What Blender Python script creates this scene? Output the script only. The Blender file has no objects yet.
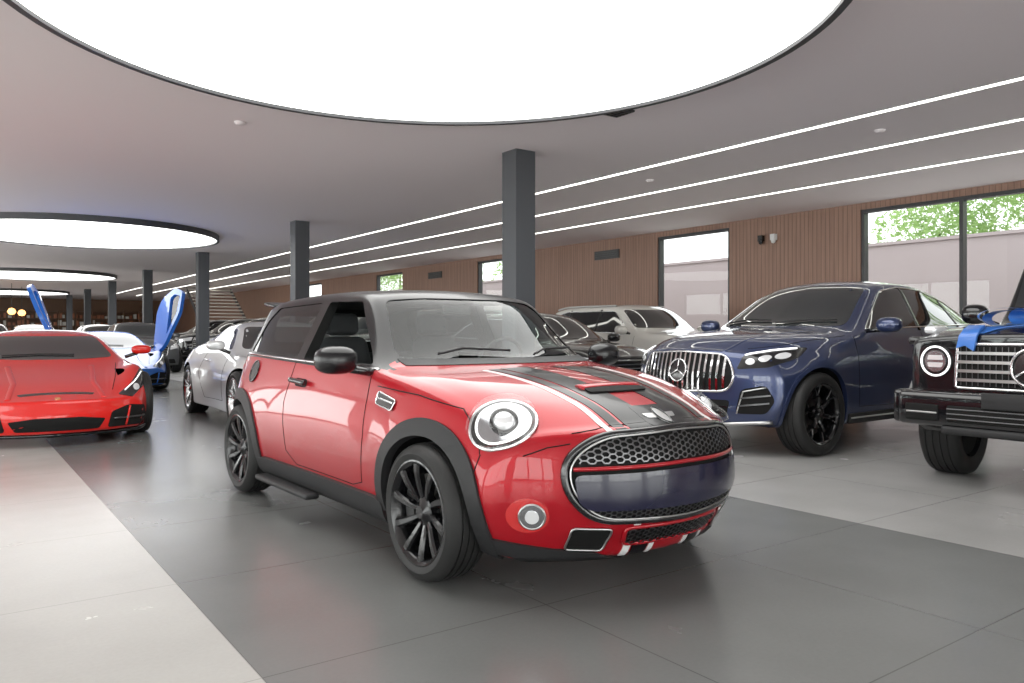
import bpy, bmesh, math, random, time
import numpy as np
from mathutils import Vector, Matrix, geometry
from mathutils.bvhtree import BVHTree
from mathutils.interpolate import poly_3d_calc
T0=time.time()
random.seed(7)
scene=bpy.context.scene
COL=scene.collection

# ------------------------------------------------------------------ materials
def _nt(name):
    m=bpy.data.materials.new(name); m.use_nodes=True
    nt=m.node_tree
    b=nt.nodes.get('Principled BSDF')
    return m,nt,b
def mat(name,col,rough=.5,metal=0.,coat=0.,emit=None,es=0.,spec=.5,bump=0.,bscale=50.):
    m,nt,b=_nt(name)
    b.inputs['Base Color'].default_value=(*col,1)
    b.inputs['Roughness'].default_value=rough
    b.inputs['Metallic'].default_value=metal
    b.inputs['Coat Weight'].default_value=coat
    b.inputs['Coat Roughness'].default_value=.03
    b.inputs['Specular IOR Level'].default_value=spec
    if emit:
        b.inputs['Emission Color'].default_value=(*emit,1)
        b.inputs['Emission Strength'].default_value=es
    if bump>0:
        n=nt.nodes.new('ShaderNodeTexNoise'); n.inputs['Scale'].default_value=bscale
        bp=nt.nodes.new('ShaderNodeBump'); bp.inputs['Strength'].default_value=bump
        bp.inputs['Distance'].default_value=.01
        tc=nt.nodes.new('ShaderNodeTexCoord')
        nt.links.new(tc.outputs['Object'],n.inputs['Vector'])
        nt.links.new(n.outputs['Fac'],bp.inputs['Height'])
        nt.links.new(bp.outputs['Normal'],b.inputs['Normal'])
    return m
def paint(name,col,metal=.25,rough=.32,ior=1.38):
    m,nt,b=_nt(name)
    b.inputs['Base Color'].default_value=(*col,1)
    b.inputs['Metallic'].default_value=metal
    b.inputs['Roughness'].default_value=rough
    b.inputs['Specular IOR Level'].default_value=.15
    b.inputs['Coat Weight'].default_value=1.
    b.inputs['Coat IOR'].default_value=ior
    b.inputs['Coat Roughness'].default_value=.02
    n=nt.nodes.new('ShaderNodeTexNoise'); n.inputs['Scale'].default_value=900
    tc=nt.nodes.new('ShaderNodeTexCoord')
    mr=nt.nodes.new('ShaderNodeMapRange')
    mr.inputs['To Min'].default_value=rough-.05; mr.inputs['To Max'].default_value=rough+.05
    nt.links.new(tc.outputs['Object'],n.inputs['Vector'])
    nt.links.new(n.outputs['Fac'],mr.inputs['Value'])
    nt.links.new(mr.outputs['Result'],b.inputs['Roughness'])
    return m
def glass(name,tint=(.8,.88,.86),ior=1.5,rough=.0,boost=0.):
    m=bpy.data.materials.new(name); m.use_nodes=True
    nt=m.node_tree; nt.nodes.clear()
    o=nt.nodes.new('ShaderNodeOutputMaterial')
    t=nt.nodes.new('ShaderNodeBsdfTransparent'); t.inputs[0].default_value=(*tint,1)
    g=nt.nodes.new('ShaderNodeBsdfGlossy'); g.inputs['Roughness'].default_value=rough
    f=nt.nodes.new('ShaderNodeLayerWeight'); f.inputs['Blend'].default_value=.5
    p=nt.nodes.new('ShaderNodeMath'); p.operation='POWER'; p.inputs[1].default_value=5.
    a=nt.nodes.new('ShaderNodeMath'); a.operation='MULTIPLY_ADD'
    F0=((ior-1)/(ior+1))**2+boost
    a.inputs[1].default_value=1-F0; a.inputs[2].default_value=F0; a.use_clamp=True
    mx=nt.nodes.new('ShaderNodeMixShader')
    nt.links.new(f.outputs['Facing'],p.inputs[0]); nt.links.new(p.outputs[0],a.inputs[0]); nt.links.new(a.outputs[0],mx.inputs[0])
    nt.links.new(t.outputs[0],mx.inputs[1]); nt.links.new(g.outputs[0],mx.inputs[2])
    nt.links.new(mx.outputs[0],o.inputs[0])
    return m
M={}
M['red']=paint('paint_red',(.34,.004,.010),.25,.34,1.36)
M['rosso']=paint('paint_rosso',(.58,.010,.007),.0,.35)
M['navy']=paint('paint_navy',(.034,.048,.115),.6,.32,1.5)
M['black']=paint('paint_black',(.004,.004,.005),.0,.25,1.45)
M['silver']=paint('paint_silver',(.60,.61,.62),.4,.35)
M['white']=paint('paint_pearl',(.66,.64,.60),.1,.3)
M['blue']=paint('paint_blue',(.02,.14,.60),.1,.3)
M['grey']=paint('paint_grey',(.10,.105,.11),.5,.3)
M['gblack']=mat('gloss_black',(.006,.006,.007),.18,0,.3)
M['roof']=mat('roof_black',(.005,.005,.006),.25,0,.1,spec=.3)
M['plastic']=mat('black_plastic',(.014,.014,.015),.55,spec=.3,bump=.15,bscale=400)
M['dark']=mat('underbody_dark',(.004,.004,.004),.8,spec=.2)
M['rubber']=mat('tyre_rubber',(.012,.012,.012),.6,spec=.3,bump=.1,bscale=200)
M['chrome']=mat('chrome',(.72,.72,.73),.08,1.)
M['satin']=mat('satin_silver',(.5,.5,.5),.3,1.)
M['mesh']=mat('grille_mesh_grey',(.14,.14,.145),.35,1.)
M['rimblack']=mat('rim_black',(.005,.005,.006),.22,.2,.3,spec=.35)
M['rimsilver']=mat('rim_silver',(.5,.5,.51),.25,1.)
M['disc']=mat('brake_disc',(.12,.115,.11),.35,1.)
M['cal']=mat('caliper_dark',(.02,.02,.02),.35)
M['tint']=mat('tinted_glass',(.005,.006,.007),.03,0,.6,spec=.6)
M['screen']=mat('windshield_dark',(.014,.017,.018),.02,0,.8,spec=.8)
M['glass']=glass('car_glass',(.82,.90,.88),1.5,0.,.0)
M['dglass']=glass('privacy_glass',(.25,.28,.28),1.5,0.,.02)
M['clear']=glass('lamp_glass',(.95,.95,.95),1.45)
M['pane']=glass('window_pane',(.95,.97,.96),1.3)
M['lampw']=mat('lamp_reflector',(.8,.82,.84),.15,.6,1.,(1,1,1),.15)
M['lampd']=mat('lamp_chrome_dark',(.40,.41,.43),.18,.9)
M['led']=mat('led_strip',(.9,.9,.9),.3,0,0,(1,1,1),1.0)
M['amber']=mat('amber_lens',(.6,.2,.03),.15,0,1.)
M['redlens']=mat('red_lens',(.5,.02,.02),.12,0,1.)
M['whitep']=mat('white_stripe',(.68,.68,.68),.3,0,.4)
M['stripe']=mat('stripe_black',(.004,.004,.005),.28,0,.2,spec=.2)
M['platepanel']=mat('plate_panel',(.010,.010,.028),.22,0,.4,spec=.3)
M['seat']=mat('seat_fabric',(.02,.02,.022),.8,bump=.3,bscale=300)
M['dash']=mat('dashboard',(.03,.03,.032),.6)
M['bow']=mat('bow_satin',(.03,.14,.50),.35,0,.2)

# ------------------------------------------------------------------ mesh helpers
def mk(name,verts,faces,mats,midx=None,smooth=True,parent=None,sharp=None,normals=None):
    me=bpy.data.meshes.new(name)
    me.from_pydata([tuple(v) for v in verts],[],[tuple(f) for f in faces])
    for m in (mats if isinstance(mats,(list,tuple)) else [mats]): me.materials.append(m)
    if midx is not None: me.polygons.foreach_set('material_index',midx)
    me.polygons.foreach_set('use_smooth',[smooth]*len(me.polygons))
    me.update()
    if sharp: me.set_sharp_from_angle(angle=math.radians(sharp))
    if normals is not None: me.normals_split_custom_set_from_vertices([tuple(n) for n in normals])
    o=bpy.data.objects.new(name,me); COL.objects.link(o)
    if parent is not None: o.parent=parent
    return o
def empty(name,loc=(0,0,0),rz=0.):
    e=bpy.data.objects.new(name,None); e.empty_display_size=.3
    e.location=loc; e.rotation_euler=(0,0,rz); COL.objects.link(e); return e
def rbox(name,c,s,bev,m,parent=None,rot=(0,0,0),seg=3,taper=None):
    bm=bmesh.new(); bmesh.ops.create_cube(bm,size=1.)
    for v in bm.verts:
        if taper and v.co.z>0: v.co.x*=taper[0]; v.co.y*=taper[1]
        v.co=Vector((v.co.x*s[0],v.co.y*s[1],v.co.z*s[2]))
    if bev>0: bmesh.ops.bevel(bm,geom=list(bm.edges),offset=bev,segments=seg,affect='EDGES',profile=.5)
    R=Matrix.Translation(c)@Matrix.Rotation(rot[2],4,'Z')@Matrix.Rotation(rot[1],4,'Y')@Matrix.Rotation(rot[0],4,'X')
    bmesh.ops.transform(bm,matrix=R,verts=bm.verts)
    me=bpy.data.meshes.new(name); bm.to_mesh(me); bm.free()
    me.materials.append(m)
    if bev>0:
        me.polygons.foreach_set('use_smooth',[True]*len(me.polygons)); me.set_sharp_from_angle(angle=math.radians(40))
    o=bpy.data.objects.new(name,me); COL.objects.link(o)
    if parent is not None: o.parent=parent
    return o
class MB:
    def __init__(s): s.v=[];s.f=[];s.m=[]
    def box(s,x0,x1,y0,y1,z0,z1,mi=0):
        b=len(s.v)
        s.v+=[(x0,y0,z0),(x1,y0,z0),(x1,y1,z0),(x0,y1,z0),(x0,y0,z1),(x1,y0,z1),(x1,y1,z1),(x0,y1,z1)]
        for f in ((0,3,2,1),(4,5,6,7),(0,1,5,4),(1,2,6,5),(2,3,7,6),(3,0,4,7)):
            s.f.append([b+i for i in f]); s.m.append(mi)
    def add(s,v,f,mi=0):
        b=len(s.v); s.v+=[tuple(p) for p in v]
        for q in f: s.f.append([b+i for i in q]); s.m.append(mi)
    def lathe(s,prof,mtx,seg=48,mi=0,close=False):
        n=len(prof); vs=[]
        for k in range(seg):
            a=2*math.pi*k/seg
            for r,h in prof: vs.append(mtx@Vector((r*math.cos(a),r*math.sin(a),h)))
        fs=[]
        for k in range(seg):
            k2=(k+1)%seg
            for i in range(n-1): fs.append((k*n+i,k2*n+i,k2*n+i+1,k*n+i+1))
            if close: fs.append((k*n+n-1,k2*n+n-1,k2*n,k*n))
        s.add(vs,fs,mi)
    def obj(s,name,mats,smooth=False,parent=None,sharp=None):
        return mk(name,s.v,s.f,mats,s.m,smooth,parent,sharp)

def pchip(pts):
    pts=sorted(pts); x=np.array([p[0] for p in pts],float); y=np.array([p[1] for p in pts],float)
    h=np.diff(x); d=np.diff(y)/h; n=len(x); m=np.zeros(n)
    if n>2:
        for i in range(1,n-1):
            if d[i-1]*d[i]>0:
                w1=2*h[i]+h[i-1]; w2=h[i]+2*h[i-1]
                m[i]=(w1+w2)/(w1/d[i-1]+w2/d[i])
    m[0]=d[0]; m[-1]=d[-1]
    def f(t):
        if t<=x[0]: return float(y[0])
        if t>=x[-1]: return float(y[-1])
        i=int(np.searchsorted(x,t))-1; i=max(0,min(n-2,i))
        s=(t-x[i])/h[i]
        return float((2*s**3-3*s**2+1)*y[i]+(s**3-2*s**2+s)*h[i]*m[i]+(-2*s**3+3*s**2)*y[i+1]+(s**3-s**2)*h[i]*m[i+1])
    return f

def fillet(pts,r,k=5):
    out=[]; n=len(pts)
    for i in range(n):
        P=Vector(pts[i]); A=Vector(pts[i-1]); B=Vector(pts[(i+1)%n])
        la=(A-P).length; lb=(B-P).length
        ra=min(r,.48*la); rb=min(r,.48*lb)
        a=P+(A-P)*(ra/la); b=P+(B-P)*(rb/lb)
        for j in range(k):
            t=j/(k-1); out.append(tuple(a*(1-t)**2+P*2*t*(1-t)+b*t*t))
    return out
def circ(cx,cy,rx,ry=None,n=40):
    ry=ry or rx
    return [(cx+rx*math.cos(2*math.pi*i/n),cy+ry*math.sin(2*math.pi*i/n)) for i in range(n)]
def arcpts(cx,cy,r,a0,a1,n):
    return [(cx+r*math.cos(math.radians(a0+(a1-a0)*i/(n-1))),cy+r*math.sin(math.radians(a0+(a1-a0)*i/(n-1)))) for i in range(n)]
def resample(path,step,closed):
    out=[]; n=len(path)
    for i in range(n if closed else n-1):
        a=Vector(path[i]); b=Vector(path[(i+1)%n]); L=(b-a).length
        if L<1e-7: continue
        k=max(1,int(math.ceil(L/step)))
        for j in range(k): out.append(a+(b-a)*(j/k))
    if not closed: out.append(Vector(path[-1]))
    return out
def inpoly(p,poly):
    x,y=p; c=False; n=len(poly); j=n-1
    for i in range(n):
        xi,yi=poly[i][0],poly[i][1]; xj,yj=poly[j][0],poly[j][1]
        if (yi>y)!=(yj>y) and x<(xj-xi)*(y-yi)/(yj-yi)+xi: c=not c
        j=i
    return c
def tess(polys,step):
    pts=[];edges=[];loops=[]
    for poly in polys:
        rp=resample(poly,step,True); b=len(pts); n=len(rp)
        pts+=[Vector((p[0],p[1])) for p in rp]
        edges+=[(b+i,b+(i+1)%n) for i in range(n)]
        loops.append([(p[0],p[1]) for p in rp])
    def inside(p):
        c=False
        for l in loops:
            if inpoly(p,l): c=not c
        return c
    B=np.array([(p[0],p[1]) for p in pts])
    x0,y0=B.min(0); x1,y1=B.max(0)
    nx=int((x1-x0)/step)+1; ny=int((y1-y0)/step)+1
    for i in range(nx+1):
        for j in range(ny+1):
            p=(x0+(i+.5*(j%2))*step,y0+j*step)
            if inside(p) and ((B-np.array(p))**2).sum(1).min()>(.45*step)**2: pts.append(Vector(p))
    v,e,f,_,_,_=geometry.delaunay_2d_cdt(pts,edges,[],0,1e-7)
    tris=[]
    for t in f:
        c=((v[t[0]][0]+v[t[1]][0]+v[t[2]][0])/3,(v[t[0]][1]+v[t[1]][1]+v[t[2]][1])/3)
        if inside(c):
            a=(v[t[1]]-v[t[0]]).cross(v[t[2]]-v[t[0]])
            if abs(a)>1e-10: tris.append(tuple(t) if a>0 else (t[0],t[2],t[1]))
    return v,tris

VF=(Vector((4,0,0)),Vector((0,1,0)),Vector((0,0,1)),Vector((-1,0,0)))
VR=(Vector((-9,0,0)),Vector((0,1,0)),Vector((0,0,1)),Vector((1,0,0)))
VT=(Vector((0,0,4)),Vector((1,0,0)),Vector((0,1,0)),Vector((0,0,-1)))
VS=(Vector((0,3,0)),Vector((1,0,0)),Vector((0,0,1)),Vector((0,-1,0)))
def VN(c,n):
    n=n.normalized(); U=Vector((0,0,1)).cross(n).normalized(); W=n.cross(U)
    return (c+n*.4,U,W,-n)

# ------------------------------------------------------------------ car body
class Car: pass
def section(ctrl,rads,ms,kc):
    n=len(ctrl); P=[Vector(c) for c in ctrl]
    AB=[]
    for i in range(1,n-1):
        la=(P[i-1]-P[i]).length; lb=(P[i+1]-P[i]).length
        ra=min(rads[i-1],.48*la); rb=min(rads[i-1],(.9 if i==n-2 else .48)*lb)
        a=P[i]+(P[i-1]-P[i])*(ra/max(la,1e-6)); b=P[i]+(P[i+1]-P[i])*(rb/max(lb,1e-6)); AB.append((a,b))
    pts=[P[0]]; bands=[]; prev=P[0]
    for s in range(n-1):
        end=AB[s][0] if s<n-2 else P[-1]
        for j in range(1,ms[s]+1): pts.append(prev+(end-prev)*(j/ms[s])); bands.append(s)
        if s<n-2:
            a,b=AB[s]; p=P[s+1]
            for j in range(1,kc+1):
                t=j/kc; pts.append(a*(1-t)**2+p*2*t*(1-t)+b*t*t); bands.append(s if t<=.5 else s+1)
            prev=b
    return pts,bands
def clamp(t): return max(0.,min(1.,t))

def build_body(spec):
    L=spec['lines']; fn={}
    for k in 'ABCDE': fn[k]=(pchip([(p[0],p[1]) for p in L[k]]),pchip([(p[0],p[2]) for p in L[k]]))
    fF=pchip(L['F'])
    x0=max(p[0] for p in L['F']); x1=min(p[0] for p in L['F'])
    rads=spec.get('rads',[.06,.10,.16,.05,.06,.5])
    ms=spec.get('ms',[3,3,4,5,7,3,2]); kc=spec.get('kc',5); dx=spec.get('dx',.03)
    hw=spec['hw']; kF,pF=spec['bowF']; kR,pR=spec['bowR']
    prF=pchip(spec['profF']); prR=pchip(spec.get('profR',[(0,0),(2,0)]))
    LF=spec.get('LF',1.3)
    def D(x,y,z):
        ya=min(1.1,abs(y)/hw)
        t=clamp((x0-x)/LF); t2=clamp((x0-x)/2.3); w=.8*(1-t)**1.5+.2*(1-t2)
        u=clamp((x-x1)/1.0); u2=clamp((x-x1)/2.0); wr=.8*(1-u)**1.5+.2*(1-u2)
        return Vector((x-w*(kF*ya**pF+prF(z))+wr*(kR*ya**pR+prR(z)),y,z))
    gf=spec.get('gfrac',.55); gd=spec.get('gdrop',.12)
    def sec(x):
        A,B,C,Dd,E=[(fn[k][0](x),fn[k][1](x)) for k in 'ABCDE']; zF=fF(x)
        G=(E[0]*gf,zF-gd*(zF-E[1]))
        h,b=section([(0,A[1]),A,B,C,Dd,E,G,(0,zF)],rads,ms,kc)
        ring=h+[Vector((-p[0],p[1])) for p in reversed(h[1:-1])]
        bd=b+list(reversed(b))
        return ring,bd
    n=int((x0-x1)/dx); xs=[x1+(x0-x1)*i/n for i in range(n+1)]
    verts=[];faces=[];fb=[]
    rr=spec.get('capr',.04)
    def caprings(ring,sgn):
        ys=[p[0] for p in ring]; zs=[p[1] for p in ring]; W=max(ys); zc=(max(zs)+min(zs))/2; H=(max(zs)-min(zs))/2
        out=[]
        for k in range(1,5):
            th=math.radians(90*k/4); d=rr*(1-math.cos(th)); f=rr*math.sin(th)
            out.append(([Vector((p[0]*(1-d/W),zc+(p[1]-zc)*(1-d/H))) for p in ring],f*sgn))
        last=out[-1][0]
        for s in (.94,.86,.76,.65,.53,.41,.29,.17,.07):
            out.append(([Vector((p[0]*s,zc+(p[1]-zc)*s)) for p in last],rr*sgn))
        return out,zc
    allr=[]
    r1,bd=sec(x1); cr,zc1=caprings(r1,-1)
    for r,f in reversed(cr): allr.append((r,x1,f,None))
    for x in xs:
        r,bd=sec(x); allr.append((r,x,0.,bd))
    r0,_=sec(x0); cf,zc0=caprings(r0,1)
    for r,f in cf: allr.append((r,x0,f,None))
    base=[]
    for r,x,f,b in allr:
        base.append(len(verts))
        verts.extend([D(x,p[0],p[1])+Vector((f,0,0)) for p in r])
    N=len(r0)
    for i in range(len(allr)-1):
        x=(allr[i][1]+allr[i+1][1])/2
        for j in range(N):
            j2=(j+1)%N
            faces.append((base[i]+j,base[i]+j2,base[i+1]+j2,base[i+1]+j)); fb.append((bd[j],x))
    c=len(verts); verts.append(D(x1,0,zc1)+Vector((-rr,0,0)))
    for j in range(N): faces.append((c,base[0]+(j+1)%N,base[0]+j)); fb.append((9,x1))
    c=len(verts); verts.append(D(x0,0,zc0)+Vector((rr,0,0)))
    for j in range(N): faces.append((c,base[-1]+j,base[-1]+(j+1)%N)); fb.append((9,x0))
    bm=bmesh.new()
    bv=[bm.verts.new(v) for v in verts]
    mf=spec.get('matfun',lambda b,x,z:0)
    for f,(b,x) in zip(faces,fb):
        q=bm.faces.new([bv[i] for i in f]); q.smooth=True
        q.material_index=mf(b,x,sum(verts[i].z for i in f)/len(f))
    bmesh.ops.recalc_face_normals(bm,faces=bm.faces)
    bm.normal_update(); bm.faces.ensure_lookup_table()
    return bm,sec,fn,fF

def snorm(c,l,ix):
    try:
        w=poly_3d_calc(c.fco[ix],l); n=Vector((0,0,0))
        for a,b in zip(w,c.fno[ix]): n+=b*a
        if n.length<1e-4: return c.fn0[ix]
        return n.normalized()
    except Exception: return c.fn0[ix]
def build_car(name,spec,paintm,loc,heading):
    c=Car(); c.root=empty(name); c.spec=spec
    bm,c.sec,c.fn,c.fF=build_body(spec)
    c.bvh=BVHTree.FromBMesh(bm)
    c.fco=[[v.co.copy() for v in f.verts] for f in bm.faces]
    c.fno=[[v.normal.copy() for v in f.verts] for f in bm.faces]
    c.fn0=[f.normal.copy() for f in bm.faces]
    me=bpy.data.meshes.new('body_shell'); bm.to_mesh(me); bm.free()
    mats=[paintm,M['dark'],spec.get('roofmat',paintm)]
    for m in mats: me.materials.append(m)
    ob=bpy.data.objects.new('body_shell',me); COL.objects.link(ob)
    cuts=[]
    mb=MB(); R=spec['archr']; zc=spec['wr']
    for ax in (0,-spec['wb']):
        for s in (1,-1):
            vs=[];n=56
            for yy in (spec['hw']-.36,spec['hw']+.3):
                for k in range(n):
                    a=2*math.pi*(k+.37)/n; vs.append((ax+R*math.cos(a),s*yy,zc+.01+R*math.sin(a)))
            fs=[[k,(k+1)%n,n+(k+1)%n,n+k] for k in range(n)]+[list(range(n-1,-1,-1)),list(range(n,2*n))]
            mb.add(vs,fs,1)
    cuts.append(mb)
    cuts+=spec.get('cuts',lambda c:[])(c)
    for mb in cuts:
        co=mk('cut',mb.v,mb.f,mats,mb.m,False)
        bmx=bmesh.new(); bmx.from_mesh(co.data); bmesh.ops.recalc_face_normals(bmx,faces=bmx.faces); bmx.to_mesh(co.data); bmx.free()
        md=ob.modifiers.new('b','BOOLEAN'); md.operation='DIFFERENCE'; md.object=co; md.solver='EXACT'
        dg=bpy.context.evaluated_depsgraph_get(); nm=bpy.data.meshes.new_from_object(ob.evaluated_get(dg))
        ob.modifiers.clear(); old=ob.data; ob.data=nm; bpy.data.meshes.remove(old); bpy.data.objects.remove(co)
    me=ob.data; me.name='body_shell'
    nn=[None]*len(me.loops)
    me.polygons.foreach_set('use_smooth',[True]*len(me.polygons))
    cache={}
    for p in me.polygons:
        pn=p.normal
        for li in p.loop_indices:
            vi=me.loops[li].vertex_index
            if vi not in cache:
                co=me.vertices[vi].co; l,nr,ix,d=c.bvh.find_nearest(co)
                cache[vi]=(snorm(c,l,ix),d)
            sn,d=cache[vi]
            nn[li]=sn if (d<1e-3 and sn.dot(pn)>.6) else pn.copy()
    me.normals_split_custom_set(nn)
    ob.parent=c.root; c.body=ob; c.paint=paintm
    c.root.location=loc; c.root.rotation_euler=(0,0,math.radians(heading))
    return c
def proj(c,view,u,v):
    O,U,W,Dr=view; o=O+U*u+W*v
    l,n,ix,d=c.bvh.ray_cast(o,Dr)
    if l is None:
        best=None
        for k in range(0,60):
            p=o+Dr*(k*.12); l2,n2,i2,d2=c.bvh.find_nearest(p)
            if best is None or d2<best[0]: best=(d2,l2,i2)
        l,ix=best[1],best[2]
    return l,snorm(c,l,ix)
def mirrorgeo(v,f):
    b=len(v); v2=v+[Vector((p[0],-p[1],p[2])) for p in v]
    return v2,f+[tuple(b+i for i in reversed(q)) for q in f]
def decal(c,name,poly,view,m,off=.003,holes=(),step=.03,skirt=.008,mirror=True):
    v2,tr=tess([poly]+list(holes),step)
    P=[proj(c,view,p[0],p[1]) for p in v2]
    vs=[l+n*off for l,n in P]; ns=[n.copy() for l,n in P]
    f=[]
    for t in tr:
        nn=(vs[t[1]]-vs[t[0]]).cross(vs[t[2]]-vs[t[0]])
        f.append(t if nn.dot(P[t[0]][1])>0 else (t[0],t[2],t[1]))
    if skirt>0:
        ec={}
        for t in f:
            for a,b in ((t[0],t[1]),(t[1],t[2]),(t[2],t[0])): ec[(a,b)]=1
        bd=[(a,b) for (a,b) in ec if (b,a) not in ec]
        mp={}
        for a,b in bd:
            for q in (a,b):
                if q not in mp:
                    mp[q]=len(vs); vs.append(vs[q].copy()); vs.append(P[q][0]+P[q][1]*(off-skirt)); ns+=[Vector((0,0,0))]*2
            f.append((mp[b],mp[a],mp[a]+1,mp[b]+1))
    if mirror:
        vs,f=mirrorgeo(vs,f); ns=ns+[Vector((n[0],-n[1],n[2])) for n in ns]
    return mk(name,vs,f,m,None,True,c.root,None,ns)
def tubegeo(P,r,closed,ns=8,r2=None):
    n=len(P); vs=[];f=[]; r2=r2 or r
    for i in range(n):
        l,nr=P[i]
        a=P[i-1][0] if (i>0 or closed) else P[i][0]; b=P[(i+1)%n][0] if (i<n-1 or closed) else P[i][0]
        t=(b-a); t=t.normalized() if t.length>1e-7 else Vector((1,0,0))
        bn=t.cross(nr); bn=bn.normalized() if bn.length>1e-6 else Vector((0,0,1)); nr=bn.cross(t)
        for k in range(ns):
            an=2*math.pi*k/ns; vs.append(l+nr*(r*math.cos(an))+bn*(r2*math.sin(an)))
    for i in range(n if closed else n-1):
        i2=(i+1)%n
        for k in range(ns): f.append((i*ns+k,i*ns+(k+1)%ns,i2*ns+(k+1)%ns,i2*ns+k))
    if not closed: f.append(tuple(range(ns))[::-1]); f.append(tuple((n-1)*ns+k for k in range(ns)))
    return vs,f
def trim(c,name,path,view,m,r=.006,off=.0,closed=False,step=.03,mirror=True,r2=None):
    pp=resample(path,step,closed); P=[]
    for p in pp:
        l,n=proj(c,view,p[0],p[1]); P.append((l+n*off,n))
    v,f=tubegeo(P,r,closed,8,r2)
    if mirror: v,f=mirrorgeo(v,f)
    return mk(name,v,f,m,None,True,c.root)
def tube3(name,pts,r,m,parent=None,ns=10,mirror=False,up=Vector((0,0,1))):
    P=[(Vector(p),up) for p in pts]; v,f=tubegeo(P,r,False,ns)
    if mirror: v,f=mirrorgeo(v,f)
    return mk(name,v,f,m,None,True,parent)
def ribbons(c,name,segs,view,w,m,off,mirror=False,th=.004):
    vs=[];f=[]
    for a,b in segs:
        a=Vector(a);b=Vector(b); t=(b-a)
        if t.length<1e-6: continue
        t.normalize(); pr=Vector((-t[1],t[0]))*w/2
        k=max(1,int((b-a).length/.05))
        q=len(vs)
        for i in range(k+1):
            p=a+(b-a)*(i/k)
            for s in (1,-1):
                l,n=proj(c,view,p[0]+pr[0]*s,p[1]+pr[1]*s)
                vs.append(l+n*off); vs.append(l+n*(off-th))
        for i in range(k):
            o=q+4*i
            f+= [(o,o+4,o+6,o+2),(o,o+1,o+5,o+4),(o+2,o+6,o+7,o+3)]
    if mirror: vs,f=mirrorgeo(vs,f)
    return mk(name,vs,f,m,None,False,c.root)
def hexmesh(c,name,poly,view,cell,w,m,off,mirror=False):
    xs=[p[0] for p in poly]; ys=[p[1] for p in poly]
    segs=[]; dx=cell*1.5; dy=cell*math.sqrt(3)*.75
    R=cell
    i=0; x=min(xs)-cell
    while x<max(xs)+cell:
        y=min(ys)-cell+(dy/2 if i%2 else 0)
        while y<max(ys)+cell:
            h=[(x+R*math.cos(math.radians(60*k)),y+R*.75*math.sin(math.radians(60*k))) for k in range(6)]
            for k in (0,1,2):
                a,b=h[k],h[k+1]
                if inpoly(a,poly) and inpoly(b,poly): segs.append((a,b))
            y+=dy
        x+=dx; i+=1
    return ribbons(c,name,segs,view,w,m,off,mirror)
def star(c,name,u,v,view,r,m,off=.02,tr=.006):
    P0=[]
    for p in circ(u,v,r,r,28):
        l,n=proj(c,view,p[0],p[1]); P0.append((l+n*off,n))
    vs,f=tubegeo(P0,tr,True)
    l,n=proj(c,view,u,v); ce=l+n*off
    for a in (90,210,330):
        e=proj(c,view,u+r*math.cos(math.radians(a)),v+r*math.sin(math.radians(a)))
        v1,f1=tubegeo([(ce,n),(e[0]+e[1]*off,n)],tr*.8,False); b=len(vs); vs+=v1; f+=[tuple(b+i for i in q) for q in f1]
    return mk(name,vs,f,m,None,True,c.root)

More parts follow.
